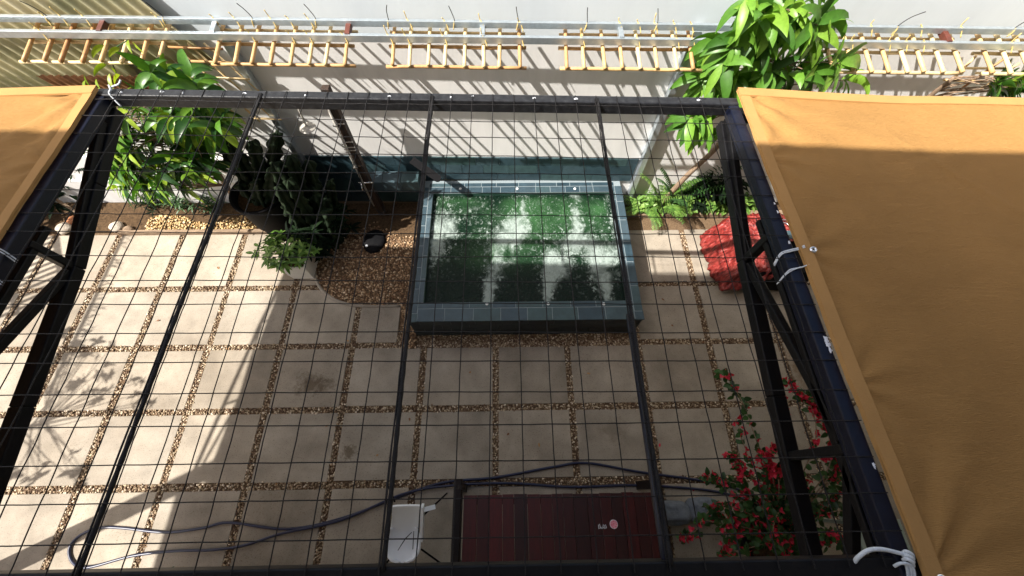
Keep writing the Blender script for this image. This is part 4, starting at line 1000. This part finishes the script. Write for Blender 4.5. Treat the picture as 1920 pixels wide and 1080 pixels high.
# ------------------------------------------------------------------ hose
mb = MB()
hp = [(1420,930),(1340,905),(1200,885),(1100,868),(1040,875),(930,895),(830,905),(740,935),(640,972),(540,992),(430,980),(380,990),(310,998),(230,990),(185,990),(148,1005),(130,1030),(138,1056),(165,1064),(250,1042),(330,1033),(400,1031),(460,1022),(530,1000),(640,975),(760,925),(850,910),(960,906),(1070,913),(1200,910),(1340,921),(1420,945)]
pts = [];
for i,(x,y) in enumerate(hp):
    pts.append(Vector(at(x,y,.048+(.022 if 17 < i < 27 else 0))))
mb.tube(smooth_path(pts,7), .0165, 8)
tag(mb.build('garden_hose', M_hose, None, True), 'dark blue garden hose looping across the slabs behind the table', 'hose')

# ------------------------------------------------------------------ table, chair, things at the bottom
TX0, TX1, TY0, TY1, TZ = -.34, 1.84, -.80, -.03, .76
tb = thing('wooden_table', ((TX0+TX1)/2,(TY0+TY1)/2,.03), 'dark maroon plank table with thick dark wooden end frames', 'table')
x = TX0
k = 0
while x < TX1-.02:
    wd = random.uniform(.12,.16); b = min(x+wd,TX1); mb = MB(); mb.box(x+.002,b-.002,TY0,TY1+random.uniform(-.006,.006),TZ-.03,TZ+random.uniform(-.002,.002),bev=.004); mb.build('plank', M_maroon, tb); x = b
for ex in (TX0-.115,TX1+.03):
    mb = MB(); mb.box(ex,ex+.095,TY0-.1,TY1+.17,TZ-.10,TZ+.05,bev=.012); mb.build('end_rail', M_darkwood, tb)
    for ly in (TY0,TY1+.08): mb = MB(); mb.box(ex+.01,ex+.085,ly-.05,ly+.05,.03,TZ-.102,bev=.006); mb.build('leg', M_darkwood, tb)
mb = MB(); mb.box(TX0+.0,TX1-.0,TY1-.10,TY1-.04,TZ-.12,TZ-.035); mb.box(TX0,TX1,TY0+.05,TY0+.11,TZ-.12,TZ-.035); mb.build('apron', M_darkwood, tb)
mb = MB(); mb.tube([(TX0-.03,TY1+.11,TZ+.02),(TX0-.03,TY1+.06,TZ+.02)], .05, 12); mb.build('end_cap', M_darkwood, tb)
c = at(1151,983,TZ+.01); M_pink = mat('pink_print', (.72,.28,.36), .5, ramp=[(.42,(.75,.36,.43)),(.55,(.62,.10,.17))], scale=55, stretch=(1,3,1))
mb = MB(); mb.lathe([(.0,.006),(.041,.006),(.045,.003),(.045,.0)], (c[0],c[1],TZ+.004), 28); dsc = mb.build('coaster', M_pink); tag(dsc, 'small round pink printed coaster on the dark table', 'coaster')
mb = MB(); mb.lathe([(.0405,.0065),(.041,.0072),(.0445,.0066),(.0455,.0)], (c[0],c[1],TZ+.004), 28); mb.build('rim', M_paint, dsc)
mb = MB(); c = at(1131,988,TZ+.01)
for q in range(9):
    a = (c[0]-.05+.011*q, c[1]-.02+.004*(q%3), TZ+.005); b = (a[0]+.012*math.sin(q*2.1), a[1]+.03+.012*math.cos(q*3), TZ+.005); mb.bar(a,b,.006,.004)
tag(mb.build('white_scribble_sticker', M_paint), 'torn white sticker of short strokes left of the pink coaster', 'sticker')
# white moulded chair
ch = thing('plastic_chair', (-1.0,-.4,.03), 'white moulded plastic chair on thin dark splayed legs beside the table', 'chair')
P0 = [at(736,946,.80),at(790,945,.80)]; P1 = [at(733,992,.47),at(786,990,.47)]
def shell(nu=14, nv=26):
    vs = []; fs = []
    # centre line: back top -> seat crease -> rounded front lip
    bt = (Vector(P0[0])+Vector(P0[1]))/2; cr = (Vector(P1[0])+Vector(P1[1]))/2; fr = Vector(at(755,1056,.46))
    line = [bt, bt.lerp(cr,.5)+Vector((0,.0,-.02)), cr+Vector((0,.02,.02)), cr+Vector((.0,-.05,-.02)), cr.lerp(fr,.5)+Vector((0,0,-.03)), fr]
    cl = smooth_path(line,5); n = len(cl)
    for j,p in enumerate(cl):
        t = j/(n-1); hw = .165 if t < .45 else .165+.04*math.sin((t-.45)/.55*math.pi*.6)
        if t > .8: hw *= math.sqrt(max(.03,1-((t-.8)/.205)**2))
        tw = Vector((.05*(1-t),0,0))
        for i in range(nu+1):
            s = -1+2*i/nu; lift = .055*abs(s)**5*(1 if t > .42 else .3)
            nrm = Vector((0,-.45,.3)) if t < .4 else Vector((0,0,1))
            vs.append(p+tw*0+Vector((s*hw,0,0))+nrm*lift)
    for j in range(n-1):
        for i in range(nu): a = j*(nu+1)+i; fs.append((a,a+1,a+nu+2,a+nu+1))
    return vs, fs
mb = MB(); mb.add(*shell()); o = mb.build('shell', M_white, ch, True); sm = o.modifiers.new('thick','SOLIDIFY'); sm.thickness = .022; sm.offset = -1; bevel(o,.006)
mb = MB(); q0 = Vector(at(796,950,.62)); mb.bar(Vector(at(792,948,.77)),Vector(at(791,1012,.47)),.03,.07); mb.build('side_rim', M_white, ch)
mb = MB(); mb.bar(Vector(at(790,957,.70)),Vector(at(816,950,.64)),.05,.02); mb.build('bracket', M_white, ch)
for a,b in (((794,966,.60),(838,925,.05)),((790,1030,.46),(840,1066,.05)),((740,940,.60),(725,905,.05)),((735,1040,.44),(715,1072,.05))):
    mb = MB(); mb.tube([at(*a),at(*b)], .011, 8); mb.build('leg', M_blackpl, ch, True)
M_slat = mat('dull_grey_seat', (.30,.32,.31), .55, var=.08)
t_ = thing('kitchen_tongs', tuple(at(760,1010,.50)), 'dark metal tongs lying open on the white chair seat', 'tongs')
mb = MB(); mb.tube([at(772,998,.52),at(760,1010,.51),at(746,1032,.50)], [.004,.006,.004], 6); mb.build('arm', M_wire, t_, True)
mb = MB(); mb.tube([at(776,996,.52),at(775,1012,.51),at(774,1030,.50)], [.004,.005,.004], 6); mb.build('arm', M_wire, t_, True)
# grey cushions and bougainvillea
for (x,y,rx,ry,lb) in ((1268,962,.21,.14,'grey cloth cushion right next to the table end'),(1325,958,.22,.15,'grey cloth cushion under the red flowers')):
    c = at(x,y,.32); mb = MB(); bm = bmesh.new(); bmesh.ops.create_icosphere(bm, subdivisions=4, radius=1)
    vv = []
    for q in bm.verts:
        s = lambda e,p: math.copysign(abs(e)**p,e); nz = fbm(np.array([q.co.x*2.2+3]),np.array([q.co.y*2.2+q.co.z+x*.01]),4,2)[0]-.5
        vv.append((c[0]+s(q.co.x,.7)*rx*(1+.2*nz), c[1]+s(q.co.y,.7)*ry*(1+.2*nz), .20+s(q.co.z,.8)*.15*(1+.5*nz)))
    mb.add(vv, [tuple(v.index for v in f.verts) for f in bm.faces]); bm.free()
    tag(mb.build('cushion', M_greycloth, None, True), lb, 'cushion')
tub = thing('planter_tub', (3.35,-.55,.03), 'dark planter tub holding the red bougainvillea', 'planter')
mb = MB(); mb.lathe([(.0,.0),(.30,.0),(.40,.42),(.43,.44),(.43,.48),(.39,.48),(.37,.40),(.0,.39)], (3.35,-.55,.03), 36); mb.build('tub_body', M_blackpl, tub, True)
mb = MB(); mb.lathe([(.0,.425),(.368,.42)], (3.35,-.55,.03), 30); mb.build('potting_soil', M_soil, tub)
bg_ = thing('bougainvillea', (3.35,-.55,.45), 'sprawling bougainvillea with bright red bracts at the lower right', 'bougainvillea')
st = MB(); lf = MB(); br = MB()
def bract(p, r):
    ax = rnd_dir(); ax.z = abs(ax.z)+.3; ax.normalize(); a = ax.orthogonal().normalized(); b = ax.cross(a); p0 = random.random()*6
    for k in range(3):
        t = p0+k*2.094; rad = a*math.cos(t)+b*math.sin(t); add_leaf(br, p, rad+ax*.7, ax-rad*.4, r*random.uniform(.9,1.2), r*.9, .1, .25, 3)
def branch(pts, leafn, brn, L=.085):
    sp = smooth_path(pts,8); n = len(sp); st.tube(sp, [.008*(1-.7*i/n) for i in range(n)], 5)
    for k in range(leafn):
        i = random.randint(2,n-2); p = sp[i]+rnd_dir()*random.uniform(.005,.05)
        add_leaf(lf, p, rnd_dir()*.8+Vector((0,0,-.1)), Vector((0,-.2,1))+rnd_dir()*.5, L*random.uniform(.7,1.2), L*.72, .5, .15, 4)
    for k in range(brn):
        i = random.randint(n//3,n-1); bract(sp[i]+rnd_dir()*random.uniform(.01,.07), random.uniform(.032,.050))
R0 = (3.3,-.5,.5)
branch([R0,at(1450,900,1.1),at(1420,830,1.35),at(1395,760,1.45),at(1368,715,1.5),at(1352,700,1.5)],80,10)
branch([R0,at(1440,920,1.0),at(1410,870,1.2),at(1390,820,1.3),at(1385,790,1.35)],26,16)
branch([R0,at(1500,900,1.2),at(1530,820,1.45),at(1520,760,1.5),at(1500,735,1.5),at(1475,718,1.5)],40,36)
branch([R0,at(1540,900,1.2),at(1560,840,1.4),at(1545,780,1.5),at(1530,745,1.5)],50,60)
branch([R0,at(1560,900,1.2),at(1590,850,1.4),at(1585,800,1.45)],50,60)
branch([R0,at(1550,900,1.2),at(1570,830,1.4),at(1560,770,1.5),at(1545,750,1.5)],40,60)
branch([R0,at(1480,900,1.2),at(1475,830,1.4),at(1470,770,1.5),at(1462,735,1.5)],24,40)
branch([R0,at(1450,930,1.0),at(1400,890,1.1),at(1385,870,1.15),at(1372,855,1.1)],40,40)
branch([R0,at(1400,920,1.0),at(1350,900,1.05),at(1320,895,1.0)],60,30)
branch([R0,at(1400,960,1.0),at(1340,950,.95),at(1300,1000,.8),at(1272,1010,.75)],50,26)
branch([R0,at(1420,990,.9),at(1370,1020,.85),at(1350,1050,.8)],60,26)
branch([R0,at(1460,960,1.1),at(1450,1000,1.1),at(1480,1050,1.0)],70,22)
branch([R0,at(1480,900,1.1),at(1460,880,1.2),at(1440,880,1.25)],70,46)
branch([R0,at(1560,940,1.0),at(1590,900,1.1),at(1580,870,1.2)],50,4)
branch([R0,at(1560,960,1.0),at(1600,960,1.0),at(1640,930,1.0)],60,4)
branch([R0,at(1540,1000,1.0),at(1580,1020,1.0),at(1600,1050,.9)],60,14)
branch([R0,at(1560,900,1.2),at(1588,850,1.4),at(1575,800,1.5),at(1555,765,1.5)],40,80)
branch([R0,at(1560,900,1.2),at(1580,840,1.4),at(1560,800,1.5),at(1535,760,1.5),at(1510,745,1.5)],40,80)
branch([R0,at(1460,900,1.2),at(1430,860,1.3),at(1440,850,1.4),at(1470,840,1.4)],40,60)
for k in range(50):
    a = random.uniform(0,6.28); r = random.random()**.5
    c = Vector(at(1450+145*math.cos(a)*r, 970+95*math.sin(a)*r, random.uniform(.6,1.15)))
    branch([R0,Vector(R0).lerp(c,.5)+Vector((0,0,.15)),c],46,7)
st.build('stem', M_bark, bg_, True); lf.build('foliage', M_bleaf, bg_, True); br.build('flower', M_bract, bg_, True)
mb = MB()
pb_ = [at(1632,975,.9),at(1690,980,.9),at(1700,1075,.9),at(1634,1075,.9)]
bx0 = min(p[0] for p in pb_); bx1 = max(p[0] for p in pb_); by0 = min(p[1] for p in pb_); by1 = max(p[1] for p in pb_)
sd_ = thing('side_table', ((bx0+bx1)/2,(by0+by1)/2,.03), 'pale green square table behind the flowers at the lower right', 'table')
mb.box(bx0,bx1,by0,by1,.86,.90,bev=.006); mb.build('table_top', M_palegreen, sd_)
for xx in (bx0+.03,bx1-.03):
    for yy in (by0+.03,by1-.03): mb = MB(); mb.box(xx-.018,xx+.018,yy-.018,yy+.018,.03,.858); mb.build('leg', M_palegreen, sd_)
# red flowers showing at the bottom edge, left
fl = thing('flowering_plant', tuple(at(320,1110,.05)), 'red flowering plant just showing at the lower left edge', 'plant')
st = MB(); lf = MB(); br = MB(); R0 = tuple(at(330,1180,.05))
for (x,y) in ((345,1062),(320,1072),(330,1078),(250,1076),(310,1080),(365,1082)): branch([R0,at(x,y+60,.3),at(x,y,.45)],14,9)
st.build('stem', M_bark, fl, True); lf.build('foliage', M_bleaf, fl, True); br.build('flower', M_bract, fl, True)

# ------------------------------------------------------------------ the house behind the viewpoint and the things that throw the shadows from the left
hs = thing('house', (3,-1.6,0), 'cream house with overhanging roof behind the viewpoint', 'house')
mb = MB(); mb.box(-4.4,12,-4.5,-1.32,0,8.9); mb.build('wall', M_cream, hs)
mb = MB(); vs = []
def ye(x): return .71-.035*(x-(-4))
for z in (8.95,9.15): vs += [(-10.0,-5,z),(12,-5,z),(12,ye(12),z),(-10.0,ye(-10),z)]
mb.add(vs, [(3,2,1,0),(4,5,6,7),(0,1,5,4),(1,2,6,5),(2,3,7,6),(3,0,4,7)]); mb.build('roof', M_cream, hs)
mb = MB(); mb.box(-7.6,11,-4.4,-1.16,4.5,4.62); mb.build('balcony_shade_slab', M_cream, hs)  # unseen slab added and sized so its shadow darkens the near ground
kx, ky = .76, .28
def lift(px, py, z): p = at(px,py,.03); return Vector((p[0]-kx*(z-.03), p[1]-ky*(z-.03), z))
mb = MB(); a = lift(40,1050,1.2); b = lift(340,907,4.5); d = b-a; mb.bar(a-d*.36, b+d*1.3, .17, .17, up=(1,0,0)); mb.build('corner_post', M_cream, hs)
sa = thing('slatted_awning', tuple(lift(60,520,3.0)), 'slatted timber awning out of view to the left', 'awning')
mb = MB(); a0 = lift(-60,590,3.0); dirv = (lift(123,510,3.0)-lift(0,560,3.0)).normalized(); nrm = Vector((-dirv.y,dirv.x,0))
for k in range(24):
    c = lift(40,545,3.0)+nrm*(k*.115-.35); mb.bar(c-dirv*1.4, c+dirv*.62, .055, .03)
mb.build('slats', M_timber, sa)
mb = MB()
for q in (-1.38,.58,-.1): mb.bar(lift(40,545,2.95)+dirv*q-nrm*.45, lift(40,545,2.95)+dirv*q+nrm*2.4, .07,.06)
mb.build('bearers', M_timber, sa)
tips = []
for k in range(44):
    c = random.choice(((150,690,80,60),(230,740,60,40),(90,880,70,40),(150,640,40,30)))
    p = lift(c[0]+random.uniform(-1,1)*c[2], c[1]+random.uniform(-1,1)*c[3], random.uniform(2.5,3.3)); tips.append(p)
bp0 = lift(60,800,2.6)
tree('leafy_tree', 'small tree standing out of view to the left', 'tree', (bp0.x-.5,bp0.y,0), [(bp0.x-.5,bp0.y,0),(bp0.x-.4,bp0.y,1.2),(bp0.x-.1,bp0.y,2.2),(bp0.x,bp0.y,2.8)], tips, .13, .08, M_leafL, (6,9), .5)
cb = thing('vine_cable', tuple(lift(160,640,3.2)), 'vine-wrapped cable out of view to the left', 'cable')
mb = MB(); mb.tube([lift(235,436,3.2),lift(172,570,3.2),lift(90,740,3.2)], .028, 8); mb.build('cable', M_bark, cb)
lf = MB()
for k in range(60):
    p = lift(235,436,3.2).lerp(lift(90,740,3.2), random.random()); add_leaf(lf, p, (random.uniform(.5,1),random.uniform(-.5,.6),.1), (0,0,1), random.uniform(.15,.35), .02, .3, .1, 3)
lf.build('foliage', M_leafL, cb, True)

nh = thing('skylight_block', (8.4,2,0), 'plain cream block added out of view on the right to cut skylight', 'house')  # unseen block added to keep skylight out from the right
mb = MB(); mb.box(7.4,9.0,-4,4.5,0,7.0); mb.build('wall', M_cream, nh)  # body of the added skylight block
mb = MB(); mb.box(7.2,9.2,-4.1,4.55,7.003,7.15); mb.build('roof', M_cream, nh)  # top of the added skylight block

M_dry = mat('dry_leaf', byobj=True, rough=.8, island=[(0,(.16,.07,.03)),(.5,(.26,.13,.05)),(1,(.34,.20,.09))])
for k,(x,y) in enumerate(((1236,838),(1150,905),(1010,830),(955,812),(768,783),(655,640),(880,700),(1320,640),(1262,612),(1300,915),(705,855),(430,655),(408,500),(300,600),(520,905),(610,800),(1100,700),(1240,560))):
    p = at(x,y,.036); red = x > 1200 and y > 700
    mb = MB(); add_leaf(mb, (p[0],p[1],.040), rnd_dir()*Vector((1,1,.05)), (0,0,1), random.uniform(.035,.07), .03, .1, .4, 4)
    o = mb.build('fallen_petal' if red else 'fallen_leaf', M_bract if red else M_dry)
    tag(o, 'fallen red petal on the paving below the bougainvillea' if red else 'small fallen dry leaf lying on the paving slabs', 'petal' if red else 'leaf', 'fallen petals' if red else 'fallen dry leaves')
